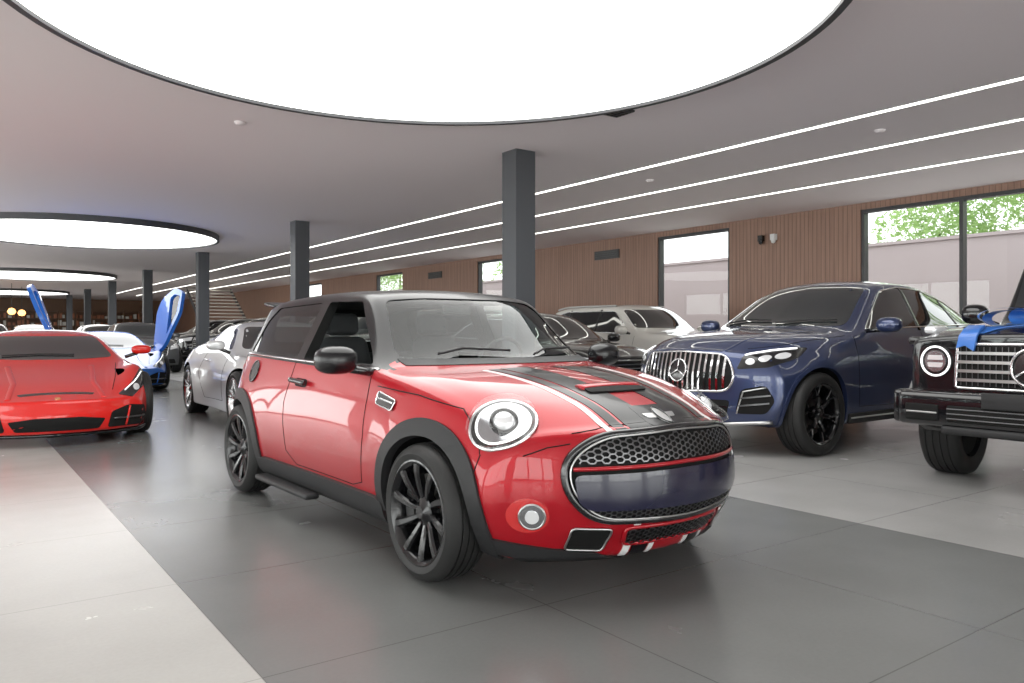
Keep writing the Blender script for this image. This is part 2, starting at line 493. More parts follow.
def wheel_mesh(name,R,W,rim,style,n,rimmat,calmat):
    mb=MB(); mx=Matrix.Rotation(-math.pi/2,4,'X')
    h=W/2
    prof=[(rim-.012,-h+.012),(rim+.01,-h),(R-.045,-h-.004),(R-.015,-h+.012),(R-.003,-h+.035)]
    g=4
    for i in range(g):
        a=-h+.035+(W-.07)*(i+.5)/g
        prof+=[(R,a-.012),(R,a-.005),(R-.008,a-.004),(R-.008,a+.004),(R,a+.005)]
    prof+=[(R-.003,h-.035),(R-.015,h-.012),(R-.045,h+.004),(rim+.01,h),(rim-.012,h-.012)]
    mb.lathe(prof,mx,64,0)
    mb.lathe([(rim-.012,-h+.012),(rim-.03,-h+.03),(rim-.035,0),(rim-.03,h-.03),(rim-.018,h-.012),(rim-.004,h-.002),(rim+.006,h-.004)],mx,64,1)
    mb.lathe([(rim-.03,-h+.04),(.0,-h+.04)],mx,40,3)
    mb.lathe([(.06,-.005),(rim*.72,-.005),(rim*.72,.018),(.06,.018)],mx,48,2)
    cv=[]
    for yy in (-.02,.045):
        for rr in (rim*.5,rim*.80):
            for a in range(5):
                an=math.radians(-30+15*a); cv.append((rr*math.cos(an),yy,rr*math.sin(an)))
    cf=[]
    for a in range(4):
        cf+=[(a,a+1,a+6,a+5),(10+a+1,10+a,15+a,15+a+1),(5+a,6+a,16+a,15+a),(a+1,a,10+a,11+a)]
    cf+=[(0,5,15,10),(4,14,19,9)]
    mb.add(cv,cf,4)
    mb.lathe([(.0,h-.022),(.028,h-.022),(.034,h-.03),(.07,h-.045),(.075,h-.09)],mx,32,1)
    def spoke(a0,a1,w0,w1,r0=.05,r1=None,dep=.0):
        r1=r1 or rim-.012
        vs=[];K=6
        for i in range(K+1):
            t=i/K; r=r0+(r1-r0)*t; an=a0+(a1-a0)*t
            yy=h-.05+.034*math.sin(t*math.pi/2*1.0)+dep*(1-t)
            w=w0+(w1-w0)*t; ca,sa=math.cos(an),math.sin(an)
            for s,y2 in ((-.5,yy-.004),(-.28,yy+.006),(.28,yy+.006),(.5,yy-.004),(.5,yy-.03),(-.5,yy-.03)):
                vs.append((r*ca-s*w*sa,y2,r*sa+s*w*ca))
        fs=[]
        for i in range(K):
            for k in range(6): fs.append((i*6+k,(i+1)*6+k,(i+1)*6+(k+1)%6,i*6+(k+1)%6))
        mb.add(vs,fs,1)
    for i in range(n):
        a=2*math.pi*(i+.25)/n
        if style=='multi': spoke(a,a,.034,.022)
        elif style=='petal': spoke(a-.04,a+.08,.026,.046)
        elif style=='twin':
            spoke(a-.05,a-.17,.026,.020); spoke(a+.05,a+.17,.026,.020)
        elif style=='y':
            spoke(a,a,.05,.03,.05,rim*.6); spoke(a,a-.19,.026,.02,rim*.52); spoke(a,a+.19,.026,.02,rim*.52)
        elif style=='five': spoke(a,a,.075,.045)
    me_o=mb.obj(name,[M['rubber'],rimmat,M['disc'],M['dark'],calmat],True,None,35)
    me=me_o.data; bpy.data.objects.remove(me_o)
    bmx=bmesh.new(); bmx.from_mesh(me); bmesh.ops.recalc_face_normals(bmx,faces=bmx.faces); bmx.to_mesh(me); bmx.free()
    return me
def add_wheels(c,me,outer,W,steer=0.):
    i=1
    for ax in (0,-c.spec['wb']):
        for s in (1,-1):
            o=bpy.data.objects.new('wheel_%d'%i,me); COL.objects.link(o); o.parent=c.root
            o.location=(ax,s*(outer-W/2),c.spec['wr'])
            o.rotation_euler=(0,0,(0 if s>0 else math.pi)+(steer if ax==0 else 0)); i+=1
def mirrors(c,x,y,z,m,size=(.16,.22,.15),arm=None):
    bm=bmesh.new(); bmesh.ops.create_uvsphere(bm,u_segments=24,v_segments=14,radius=.5)
    for v in bm.verts:
        p=v.co
        if p.x<-.15: p.x=-.15
        sg=lambda t:math.copysign(abs(t*2)**.75/2,t)
        v.co=Vector((x+size[0]*sg(p.x),y+size[1]*sg(p.y),z+size[2]*sg(p.z)))
    bm.verts.index_update()
    vs=[v.co.copy() for v in bm.verts]; f=[tuple(v.index for v in q.verts) for q in bm.faces]; bm.free()
    vs,f=mirrorgeo(vs,f); mk('mirror_caps',vs,f,m,None,True,c.root,50)
    a=arm or (x-.02,y-.22,z-.05)
    tube3('mirror_arms',[a,(x,y-.04,z-.04)],.022,M['gblack'],c.root,8,True)
def arch_clad(c,m,r0,r1,off,a0=-18,a1=198,axs=None,step=.03,name='arch_cladding'):
    for i,ax in enumerate(axs if axs is not None else (0,-c.spec['wb'])):
        z=c.spec['wr']+.01
        lo,hi=(a0,a1) if not isinstance(a0,(list,tuple)) else (a0[i],a1[i])
        poly=arcpts(ax,z,r1,lo,hi,40)+arcpts(ax,z,r0,hi,lo,36)
        decal(c,'%s_%d'%(name,i+1),poly,VS,m,off,step=step,skirt=off+.03)
CL={}
def clone(c,name,loc,heading,newpaint=None):
    r=empty(name,loc,math.radians(heading))
    for o in list(c.root.children):
        d=o.data
        if newpaint is not None and c.paint.name in [m.name for m in d.materials if m]:
            key=(d.name,newpaint.name)
            if key not in CL:
                d2=d.copy()
                for i,m in enumerate(d2.materials):
                    if m==c.paint: d2.materials[i]=newpaint
                CL[key]=d2
            d=CL[key]
        n=bpy.data.objects.new(o.name.split('.')[0],d); COL.objects.link(n); n.parent=r
        n.location=o.location; n.rotation_euler=o.rotation_euler; n.scale=o.scale
    return r

# ================================================================== compact hatchback
def mini_cuts(c):
    out=[]
    mb=MB(); xs=[-2.78+i*(2.78-.47)/40 for i in range(41)]; rings=[]
    for x in xs:
        Dy,Dz=c.fn['D'][0](x),c.fn['D'][1](x); Ey,Ez=c.fn['E'][0](x),c.fn['E'][1](x); Fz=c.fF(x)
        ez=max(Ez-.035,Dz-.01+.005); fz=max(Fz-.045,ez+.004)
        pts=[(0,.36),(.66,.36),(.70,.6),(Dy-.06,Dz-.03),(Ey-.045,ez),(Ey*.5,fz-.005),(0,fz)]
        rings.append([(x,p[0],p[1]) for p in pts]+[(x,-p[0],p[1]) for p in reversed(pts[1:-1])])
    vs=[p for r in rings for p in r]; N=len(rings[0]); fs=[]
    for i in range(len(rings)-1):
        for j in range(N): fs.append((i*N+j,i*N+(j+1)%N,(i+1)*N+(j+1)%N,(i+1)*N+j))
    fs.append(tuple(range(N))[::-1]); fs.append(tuple((len(rings)-1)*N+j for j in range(N)))
    mb.add(vs,fs,1); out.append(mb)
    def prism(poly,axis,a,b):
        mb=MB(); n=len(poly)
        if axis=='y': vs=[(p[0],a,p[1]) for p in poly]+[(p[0],b,p[1]) for p in poly]
        else: vs=[(a,p[0],p[1]) for p in poly]+[(b,p[0],p[1]) for p in poly]
        fs=[(i,(i+1)%n,n+(i+1)%n,n+i) for i in range(n)]+[tuple(range(n))[::-1],tuple(range(n,2*n))]
        mb.add(vs,fs,1); return mb
    out.append(prism(MINI_W1,'y',-1.3,1.3)); out.append(prism(MINI_W2,'y',-1.3,1.3))
    out.append(prism(MINI_WS,'x',-1.15,.1)); out.append(prism(MINI_WR,'x',-3.4,-2.55))
    return out
MINI_W1=fillet([(-.66,.96),(-1.07,1.315),(-1.53,1.325),(-1.55,.965)],.03)
MINI_W2=fillet([(-1.66,.975),(-1.64,1.325),(-2.42,1.31),(-2.56,1.22),(-2.60,1.0)],.035)
MINI_WS=fillet([(-.635,.995),(-.525,1.318),(-.3,1.335),(.3,1.335),(.525,1.318),(.635,.995),(.3,.985),(-.3,.985)],.05)
MINI_WR=fillet([(-.45,1.26),(.45,1.26),(.50,1.06),(-.50,1.06)],.05)
mini=dict(
 lines=dict(
  A=[(.80,.66,.165),(.45,.76,.175),(0,.80,.19),(-.6,.78,.19),(-1.25,.78,.19),(-1.9,.78,.19),(-2.5,.80,.20),(-2.9,.74,.24),(-3.0,.66,.28)],
  B=[(.80,.78,.32),(.45,.83,.34),(0,.86,.36),(-.5,.835,.36),(-1.25,.825,.36),(-1.95,.84,.36),(-2.5,.865,.36),(-2.85,.82,.36),(-3.0,.74,.38)],
  C=[(.80,.79,.52),(.45,.84,.56),(0,.868,.60),(-.5,.85,.62),(-1.25,.84,.63),(-1.95,.855,.63),(-2.5,.868,.64),(-2.85,.83,.63),(-3.0,.76,.62)],
  D=[(.80,.70,.69),(.60,.735,.78),(.3,.765,.85),(0,.775,.885),(-.35,.775,.91),(-.6,.77,.925),(-1.25,.765,.94),(-1.95,.765,.96),(-2.5,.75,.97),(-2.85,.71,.965),(-3.0,.66,.93)],
  E=[(.80,.55,.72),(.60,.59,.82),(.3,.63,.885),(0,.66,.92),(-.35,.69,.94),(-.48,.69,.955),(-.58,.675,1.0),(-.98,.575,1.335),(-1.1,.565,1.36),(-1.6,.56,1.378),(-2.3,.555,1.362),(-2.7,.54,1.33),(-2.82,.54,1.25),(-2.93,.55,1.02),(-3.0,.55,.95)],
  F=[(.80,.735),(.70,.795),(.60,.83),(.3,.90),(0,.938),(-.20,.955),(-.32,.98),(-.86,1.345),(-1.0,1.385),(-1.3,1.405),(-1.7,1.414),(-2.3,1.40),(-2.75,1.36),(-2.85,1.28),(-2.95,1.02),(-3.0,.96)]),
 hw=.85,bowF=(.50,2.2),bowR=(.25,2.5),profF=[(.15,.12),(.22,.09),(.32,.03),(.45,.0),(.6,.015),(.75,.07),(.85,.11),(1.4,.11)],
 rads=[.05,.10,.18,.045,.05,.5],dx=.026,wb=2.495,wr=.315,archr=.345,roofmat=M['roof'],
 matfun=lambda b,x,z:(2 if (b>=4 and b<=6 and x<-.42 and z>.975) or (b==4 and x<-.40 and x>-2.9 and z>.94) else 0),
 cuts=mini_cuts)
c=build_car('hatchback_car',mini,M['red'],(2.57,3.14,0),-88.6)
decal(c,'glass_windshield',[(p[0]*1.02,p[1]*1.0+(.006 if p[1]>1.2 else -.006)) for p in MINI_WS],VF,M['glass'],-.004,step=.04,skirt=0,mirror=False)
decal(c,'glass_rear_quarter',MINI_W2,VS,M['dglass'],-.006,step=.05,skirt=0)
decal(c,'glass_front_door',MINI_W1,VS,M['glass'],-.006,step=.05,skirt=0,mirror=False)
decal(c,'glass_tailgate',MINI_WR,VR,M['glass'],-.004,step=.05,skirt=0,mirror=False)
trim(c,'belt_trim',[(-.58,.94),(-1.25,.952),(-1.95,.968),(-2.5,.98),(-2.75,.98)],VS,M['chrome'],.006,.002,r2=.007)
arch_clad(c,M['plastic'],.336,.415,.014,(-22,-22),(190,202))
decal(c,'side_skirt',fillet([(-.37,.17),(-.36,.30),(-.44,.315),(-2.02,.315),(-2.13,.30),(-2.12,.17)],.02),VS,M['plastic'],.022,skirt=.05)
rbox('sill_extension_right',(-1.62,-.845,.185),(.85,.09,.035),.015,M['plastic'],c.root)
rbox('sill_extension_left',(-1.62,.845,.185),(.85,.09,.035),.015,M['plastic'],c.root)
decal(c,'front_corner_clad',[(.36,.165),(.36,.275),(.45,.26),(.66,.205),(.66,.165)],VS,M['plastic'],.012,skirt=.03)
SE=M['dark']
trim(c,'seam_door',[(-.60,.92),(-.57,.6),(-.60,.36),(-.72,.33),(-1.5,.33),(-1.64,.40),(-1.69,.7),(-1.64,.95)],VS,SE,.0028,.0)
trim(c,'seam_bonnet',[(-.50,.86),(-.1,.84),(.2,.795),(.33,.70),(.36,.615)],VS,SE,.003,.0)
trim(c,'seam_bonnet_front',[(-.66,.62),(-.58,.655),(-.50,.67)],VF,SE,.003,.0,mirror=True)
trim(c,'seam_bumper',[(.365,.615),(.345,.50)],VS,SE,.003,.0)
trim(c,'bonnet_lip',[(-.48,.71),(-.3,.735),(0,.745),(.3,.735),(.48,.71)],VF,SE,.003,.0,mirror=False)
sc=fillet([(-.29,.75),(-.27,.80),(-.46,.835),(-.47,.775)],.015)
decal(c,'side_scuttle',sc,VS,M['gblack'],.008,step=.02,skirt=.012)
trim(c,'side_scuttle_ring',sc,VS,M['chrome'],.004,.009,closed=True,step=.02)
trim(c,'side_scuttle_bar',[(-.29,.785),(-.46,.805)],VS,M['chrome'],.005,.012,step=.02)
decal(c,'handle_recess',fillet([(-1.40,.80),(-1.40,.85),(-1.58,.855),(-1.58,.805)],.03),VS,M['dark'],.0015,step=.02,skirt=0)
trim(c,'door_handle',[(-1.385,.825),(-1.60,.835)],VS,M['gblack'],.014,.03,step=.02,r2=.016)
decal(c,'fuel_flap',circ(-2.32,.865,.07,.07,32),VS,M['gblack'],.006,step=.02,skirt=.01)
trim(c,'fuel_flap_ring',circ(-2.32,.865,.07,.07,32),VS,M['gblack'],.006,.006,closed=True)
decal(c,'stripe_black',[(.52,.085),(.52,.235),(-.16,.265),(-.17,.085)],VT,M['stripe'],.0022,step=.02,skirt=.003)
decal(c,'stripe_black_outer',[(.52,.25),(.52,.30),(-.15,.345),(-.16,.285)],VT,M['stripe'],.0022,step=.02,skirt=.003)
decal(c,'stripe_white',[(.52,.318),(.52,.345),(-.14,.39),(-.14,.365)],VT,M['whitep'],.0022,step=.02,skirt=.003)
decal(c,'stripe_front_black',[(.085,.725),(.085,.855),(.235,.835),(.235,.722)],VF,M['stripe'],.0024,step=.015,skirt=.003)
decal(c,'stripe_front_black_outer',[(.25,.72),(.25,.832),(.30,.825),(.30,.717)],VF,M['stripe'],.0024,step=.015,skirt=.003)
decal(c,'stripe_front_white',[(.318,.717),(.318,.825),(.345,.822),(.345,.713)],VF,M['whitep'],.0024,step=.015,skirt=.003)
decal(c,'badge_field',fillet([(-.12,.725),(-.12,.80),(.12,.80),(.12,.725)],.02),VF,M['stripe'],.003,step=.015,skirt=.003,mirror=False)
decal(c,'badge_disc',circ(0,.758,.030,.028,24),VF,M['satin'],.008,step=.015,skirt=.01,mirror=False)
trim(c,'badge_ring',circ(0,.758,.030,.028,24),VF,M['gblack'],.003,.009,closed=True,step=.01,mirror=False)
wing=fillet([(.03,.768),(.03,.751),(.085,.752),(.10,.768)],.005)
decal(c,'badge_wings',wing,VF,M['satin'],.006,step=.015,skirt=.005)
decal(c,'scoop_mouth',fillet([(-.19,.850),(-.17,.876),(.17,.876),(.19,.850)],.012),VF,M['dark'],.010,step=.015,skirt=.012,mirror=False)
trim(c,'scoop_lid',[(.36,-.19),(.355,-.1),(.355,.1),(.36,.19)],VT,M['red'],.012,.005,mirror=False,r2=.03)
GR=fillet([(-.40,.700),(0,.716),(.40,.700),(.535,.61),(.535,.47),(.43,.355),(0,.338),(-.43,.355),(-.535,.47),(-.535,.61)],.09,7)
decal(c,'grille_back',GR,VF,M['dark'],.004,step=.03,mirror=False)
trim(c,'grille_frame',GR,VF,M['gblack'],.018,.004,closed=True,mirror=False,step=.02)
GR2=[(p[0]*.965,(p[1]-.525)*.93+.525) for p in GR]
trim(c,'grille_chrome',GR2,VF,M['satin'],.004,.018,closed=True,mirror=False,step=.02)
up=[(-.50,.585),(-.47,.635),(-.38,.683),(0,.698),(.38,.683),(.47,.635),(.50,.585)]
hexmesh(c,'grille_mesh_upper',up,VF,.018,.005,M['mesh'],.014)
lo=[(-.47,.41),(-.41,.366),(0,.349),(.41,.366),(.47,.41)]
hexmesh(c,'grille_mesh_lower',lo,VF,.014,.004,M['mesh'],.014)
trim(c,'grille_red_bar',[(-.505,.568),(0,.575),(.505,.568)],VF,M['red'],.009,.018,mirror=False)
decal(c,'plate_panel',fillet([(-.505,.545),(0,.552),(.505,.545),(.495,.435),(.45,.405),(0,.398),(-.45,.405),(-.495,.435)],.03),VF,M['platepanel'],.028,skirt=.03,mirror=False)
LI=fillet([(-.29,.315),(.29,.315),(.27,.235),(-.27,.235)],.03)
decal(c,'lower_intake',LI,VF,M['dark'],.004,mirror=False)
hexmesh(c,'lower_intake_mesh',LI,VF,.015,.005,M['mesh'],.012)
trim(c,'lower_intake_frame',LI,VF,M['red'],.010,.004,closed=True,mirror=False)
DU=fillet([(.345,.315),(.50,.325),(.495,.225),(.35,.215)],.02)
decal(c,'brake_duct',DU,VF,M['dark'],.005,step=.02)
trim(c,'brake_duct_frame',DU,VF,M['satin'],.005,.008,closed=True,step=.02)
for nm,a,b_ in (('white',.225,.255),('white_inner',.10,.125)):
    decal(c,'lip_stripe_'+nm,[(a,.175),(a,.226),(b_,.226),(b_,.175)],VF,M['whitep'],.004,step=.02)
    decal(c,'mid_stripe_'+nm,[(a,.322),(a,.334),(b_,.334),(b_,.322)],VF,M['whitep'],.004,step=.02)
decal(c,'lip_black',[(.135,.175),(.135,.224),(.215,.224),(.215,.175)],VF,M['stripe'],.004,step=.02)
l,n=proj(c,VF,.635,.375); n=(n+Vector((.5,0,0))).normalized(); vn=VN(l,n)
decal(c,'fog_surround',circ(.018,0,.088,.074,32),vn,M['redlens'],.006,step=.02)
decal(c,'fog_lens',circ(-.0,0,.048,.048,32),vn,M['lampd'],.014,step=.02)
decal(c,'fog_core',circ(-.0,0,.028,.028,20),vn,M['lampw'],.018,step=.02)
trim(c,'fog_ring',circ(0,0,.052,.052,32),vn,M['satin'],.005,.012,closed=True,step=.02)
l,n=proj(c,VF,.655,.745); n=(n+Vector((.35,0,0.05))).normalized(); vn=VN(l,n)
decal(c,'headlight_housing',circ(0,0,.14,.13,40),vn,M['gblack'],.004,step=.025)
trim(c,'headlight_chrome_ring',circ(0,0,.142,.132,44),vn,M['chrome'],.007,.004,closed=True,step=.02)
trim(c,'headlight_led_ring',circ(0,0,.114,.106,40),vn,M['led'],.005,.008,closed=True,step=.02)
decal(c,'headlight_reflector',circ(0,.0,.110,.102,36),vn,M['lampd'],.006,step=.025)
Z=n; X=vn[1]; Y=vn[2]; mt=Matrix(((X.x,Y.x,Z.x,l.x),(X.y,Y.y,Z.y,l.y),(X.z,Y.z,Z.z,l.z),(0,0,0,1)))
mb=MB(); mb.lathe([(.062,.0),(.062,.022),(.050,.024),(.047,.012)],mt,28,0); mb.lathe([(.048,.012),(.040,.030),(.026,.040),(.0,.045)],mt,28,1)
v,f=mirrorgeo([Vector(p) for p in mb.v],[tuple(q) for q in mb.f])
mk('headlight_projector',v,f,[M['gblack'],M['lampw']],mb.m+mb.m,True,c.root)
decal(c,'headlight_glass',circ(0,0,.136,.126,40),vn,M['clear'],.048,step=.03,skirt=.045)
trim(c,'wiper_left',[(-.46,1.0),(-.30,1.03),(-.02,1.015)],VF,M['plastic'],.007,.022,mirror=False)
trim(c,'wiper_right',[(.12,.99),(.25,1.02),(.52,1.025)],VF,M['plastic'],.007,.022,mirror=False)
decal(c,'cowl',[(-.64,.960),(-.3,.964),(.3,.964),(.64,.960),(.64,.993),(.3,.992),(-.3,.992),(-.64,.993)],VF,M['plastic'],.004,mirror=False)
mirrors(c,-.66,.945,.99,M['roof'],(.17,.22,.145),(-.62,.745,.92))
decal(c,'tail_lamp',fillet([(.58,.92),(.72,.9),(.72,.68),(.58,.68)],.03),VR,M['redlens'],.006)
rbox('roof_spoiler',(-2.86,0,1.345),(.22,1.0,.03),.012,M['roof'],c.root,(0,.12,0))
for s in (1,-1):
    rbox('seat_base',(-1.45,s*.36,.56),(.52,.5,.16),.06,M['seat'],c.root)
    rbox('seat_back',(-1.78,s*.36,.84),(.14,.46,.54),.06,M['seat'],c.root,(0,-.22,0),taper=(1,.7))
    rbox('headrest',(-1.86,s*.36,1.19),(.09,.24,.15),.04,M['seat'],c.root,(0,-.15,0))
rbox('rear_bench',(-2.45,0,.74),(.15,1.15,.48),.06,M['seat'],c.root,(0,-.2,0))
rbox('dashboard',(-.72,0,.85),(.34,1.30,.16),.05,M['dash'],c.root)
rbox('rear_view_mirror',(-.98,0,1.27),(.03,.20,.06),.012,M['dash'],c.root)
mb=MB(); mb.lathe([(.175,-.012),(.19,0),(.175,.012),(.163,0)],Matrix.Translation((-1.02,.36,.93))@Matrix.Rotation(math.radians(-68),4,'Y'),32,0,True)
mb.obj('steering_wheel',[M['dash']],True,c.root)
wm=wheel_mesh('hatch_wheel',.312,.21,.236,'petal',10,M['rimblack'],M['cal'])
add_wheels(c,wm,.862,.21,0.0)

# ================================================================== coupe SUV
glew=fillet([(-.92,1.165),(-1.52,1.575),(-1.9,1.625),(-2.4,1.61),(-2.9,1.50),(-3.25,1.34),(-3.38,1.235)],.05)
gle=dict(
 lines=dict(
  A=[(.80,.80,.30),(.4,.90,.25),(0,.94,.25),(-.6,.93,.25),(-1.5,.92,.25),(-2.4,.93,.25),(-2.95,.95,.25),(-3.6,.90,.30),(-4.0,.80,.38)],
  B=[(.80,.90,.50),(.4,.96,.5),(0,.985,.52),(-.6,.96,.5),(-1.5,.955,.5),(-2.4,.965,.5),(-2.95,.99,.55),(-3.6,.95,.55),(-4.0,.85,.6)],
  C=[(.80,.90,.74),(.4,.97,.80),(0,1.0,.84),(-.6,.975,.84),(-1.5,.965,.86),(-2.4,.985,.90),(-2.95,1.0,.92),(-3.6,.96,.92),(-4.0,.86,.9)],
  D=[(.80,.80,.90),(.5,.86,.99),(0,.89,1.05),(-.5,.895,1.09),(-1.5,.89,1.13),(-2.4,.885,1.17),(-3.0,.865,1.2),(-3.6,.82,1.2),(-4.0,.76,1.12)],
  E=[(.80,.62,.95),(.5,.70,1.05),(0,.76,1.11),(-.45,.79,1.14),(-.65,.79,1.18),(-.8,.77,1.25),(-1.5,.64,1.62),(-1.7,.63,1.65),(-2.2,.62,1.655),(-2.8,.60,1.58),(-3.4,.61,1.38),(-3.75,.65,1.23),(-4.0,.65,1.15)],
  F=[(.80,.98),(.5,1.09),(0,1.15),(-.35,1.18),(-.5,1.215),(-1.35,1.665),(-1.6,1.71),(-2.0,1.73),(-2.6,1.68),(-3.2,1.51),(-3.7,1.28),(-3.8,1.25),(-4.0,1.18)]),
 hw=1.0,bowF=(.50,2.4),bowR=(.30,2.5),profF=[(.2,.06),(.45,.0),(.7,.0),(.95,.05),(1.2,.08)],
 rads=[.06,.12,.10,.06,.07,.5],dx=.035,wb=2.935,wr=.385,archr=.425)
c=build_car('coupe_suv',gle,M['navy'],(6.49,5.11,0),180)
def std_glass(c,ws,sw,rw=None,chrome=True):
    decal(c,'windshield',fillet(ws,.06),VF,M['screen'],.003,step=.05,mirror=False)
    decal(c,'side_glass',sw,VS,M['tint'],.003,step=.05)
    if chrome: trim(c,'window_trim',sw,VS,M['chrome'],.008,.004,closed=True,step=.05)
    if rw: decal(c,'rear_glass',fillet(rw,.06),VR,M['tint'],.003,step=.06,mirror=False)
std_glass(c,[(-.76,1.20),(-.60,1.60),(-.3,1.645),(.3,1.645),(.60,1.60),(.76,1.20)],glew,[(-.55,1.6),(.55,1.6),(.66,1.3),(-.66,1.3)])
trim(c,'b_pillar',[(-1.95,1.16),(-1.98,1.62)],VS,M['gblack'],.006,.004,r2=.03,step=.04)
trim(c,'c_pillar',[(-2.85,1.2),(-2.80,1.50)],VS,M['gblack'],.006,.004,r2=.025,step=.04)
trim(c,'wiper_left',[(-.60,1.225),(-.3,1.26),(.0,1.25)],VF,M['plastic'],.009,.02,mirror=False)
trim(c,'wiper_right',[(.1,1.22),(.4,1.25),(.66,1.25)],VF,M['plastic'],.009,.02,mirror=False)
gr=fillet([(-.50,.60),(-.56,.74),(-.47,.93),(0,.955),(.47,.93),(.56,.74),(.50,.60),(0,.585)],.08)
decal(c,'grille_back',gr,VF,M['dark'],.004,mirror=False)
trim(c,'grille_frame',gr,VF,M['chrome'],.012,.006,closed=True,mirror=False)
sg=[]
for i in range(-8,9):
    u=i*.058; hi=.93-.9*max(0,abs(u)-.44)+.02*(1-abs(u)/.5); lo=.605+max(0,abs(u)-.44)*1.2
    if abs(u)>.49: continue
    sg.append(((u,lo),(u,hi-.005)))
ribbons(c,'grille_slats',sg,VF,.018,M['chrome'],.018,th=.02)
decal(c,'emblem_disc',circ(0,.775,.10,.10,28),VF,M['gblack'],.022,step=.03,skirt=.02,mirror=False)
star(c,'star_emblem',0,.775,VF,.10,M['chrome'],.03,.008)
hl=fillet([(.56,.80),(.60,.93),(.78,.985),(.885,1.0),(.89,.90),(.80,.82)],.03)
decal(c,'headlight',hl,VF,M['gblack'],.005,step=.03)
for k,(u,w_) in enumerate(((.655,.87),(.745,.895),(.82,.92))):
    decal(c,'headlight_cell_%d'%(k+1),circ(u,w_,.034,.028,20),VF,M['lampw'],.010,step=.02)
trim(c,'headlight_drl',[(.61,.925),(.74,.965),(.85,.985)],VF,M['led'],.008,.012)
decal(c,'lower_intake',fillet([(-.48,.36),(-.52,.52),(.52,.52),(.48,.36)],.04),VF,M['dark'],.004,mirror=False)
ribbons(c,'intake_bars',[((-.48,.41),(.48,.41)),((-.50,.46),(.50,.46))],VF,.012,M['gblack'],.012)
CI=fillet([(.56,.40),(.60,.62),(.78,.66),(.84,.52),(.78,.40)],.04)
decal(c,'corner_intake',CI,VF,M['dark'],.004)
trim(c,'corner_intake_trim',[(.57,.40),(.62,.60),(.78,.64)],VF,M['satin'],.006,.006)
ribbons(c,'corner_bars',[((.585,.47),(.80,.50)),((.60,.54),(.81,.57))],VF,.014,M['mesh'],.012,True)
trim(c,'front_lip',[(.80,.33),(.4,.30),(0,.29)],VF,M['satin'],.018,.008)
arch_clad(c,M['navy'],.418,.45,.012,-15,195)
decal(c,'side_board',fillet([(-.47,.27),(-.47,.36),(-2.45,.36),(-2.45,.27)],.02),VS,M['plastic'],.02,skirt=.05)
trim(c,'side_board_chrome',[(-.5,.32),(-2.43,.32)],VS,M['satin'],.008,.022)
trim(c,'seam_doors',[(-.66,1.10),(-.62,.8),(-.66,.42),(-1.9,.40),(-1.98,.8),(-1.96,1.14)],VS,SE,.003)
trim(c,'seam_rear_door',[(-1.98,.42),(-2.4,.44),(-2.62,.75),(-2.9,1.0),(-2.88,1.18)],VS,SE,.003)
trim(c,'seam_bonnet',[(.55,.985),(0,1.06),(-.55,1.105)],VS,SE,.003)
trim(c,'handle_front',[(-1.68,.995),(-1.90,1.005)],VS,M['chrome'],.012,.025)
trim(c,'handle_rear',[(-2.55,1.035),(-2.77,1.045)],VS,M['chrome'],.012,.025)
trim(c,'bonnet_crease',[(.72,.42),(.2,.50),(-.45,.60)],VT,M['navy'],.008,-.004,r2=.02)
mirrors(c,-.93,1.10,1.21,M['navy'],(.16,.24,.15),(-.9,.88,1.15))
decal(c,'tail_lamp',fillet([(.35,.98),(.35,1.06),(.84,1.08),(.84,.98)],.02),VR,M['redlens'],.006)
wm2=wheel_mesh('suv_wheel',.385,.275,.28,'y',6,M['rimblack'],M['disc'])
add_wheels(c,wm2,.985,.275,math.radians(0))

# ================================================================== box SUV (off-roader)
gw=dict(
 lines=dict(
  A=[(.60,.84,.46),(0,.85,.44),(-1,.86,.44),(-3.5,.86,.46)],
  B=[(.60,.875,.55),(0,.885,.55),(-1,.89,.55),(-3.5,.89,.55)],
  C=[(.60,.88,.96),(0,.89,1.0),(-1,.895,1.04),(-3.5,.895,1.05)],
  D=[(.60,.86,1.08),(0,.87,1.10),(-.7,.88,1.12),(-.9,.885,1.14),(-3.5,.885,1.15)],
  E=[(.60,.74,1.10),(.4,.75,1.15),(0,.76,1.18),(-.7,.77,1.20),(-.80,.775,1.24),(-1.20,.71,1.86),(-1.3,.71,1.89),(-3.3,.71,1.89),(-3.5,.72,1.84)],
  F=[(.60,1.13),(.5,1.17),(0,1.20),(-.65,1.225),(-.78,1.26),(-1.15,1.90),(-1.3,1.945),(-2.2,1.965),(-3.3,1.95),(-3.5,1.92)]),
 hw=.9,bowF=(.06,3),bowR=(.05,3),profF=[(.3,.0),(2,.0)],rads=[.03,.03,.03,.04,.05,.4],dx=.04,wb=2.89,wr=.40,archr=.45,capr=.03)
c=build_car('off_road_suv',gw,M['black'],(6.62,2.22,0),180)
std_glass(c,[(-.73,1.29),(-.68,1.84),(.68,1.84),(.73,1.29)],fillet([(-.98,1.19),(-1.28,1.82),(-2.75,1.82),(-2.75,1.19)],.04),[(-.5,1.75),(.5,1.75),(.5,1.25),(-.5,1.25)],False)
decal(c,'rear_side_glass',fillet([(-2.88,1.19),(-2.88,1.82),(-3.4,1.82),(-3.4,1.19)],.04),VS,M['tint'],.003,step=.06)
trim(c,'b_pillar',[(-1.95,1.18),(-1.95,1.83)],VS,M['black'],.008,.004,r2=.04)
arch_clad(c,M['black'],.44,.53,.075,-8,188,name='wheel_flare')
decal(c,'grille_back',fillet([(-.50,.74),(-.50,1.04),(.50,1.04),(.50,.74)],.03),VF,M['dark'],.01,skirt=.02,mirror=False)
trim(c,'grille_frame',fillet([(-.52,.73),(-.50,1.05),(.50,1.05),(.52,.73)],.03),VF,M['chrome'],.012,.012,closed=True,mirror=False)
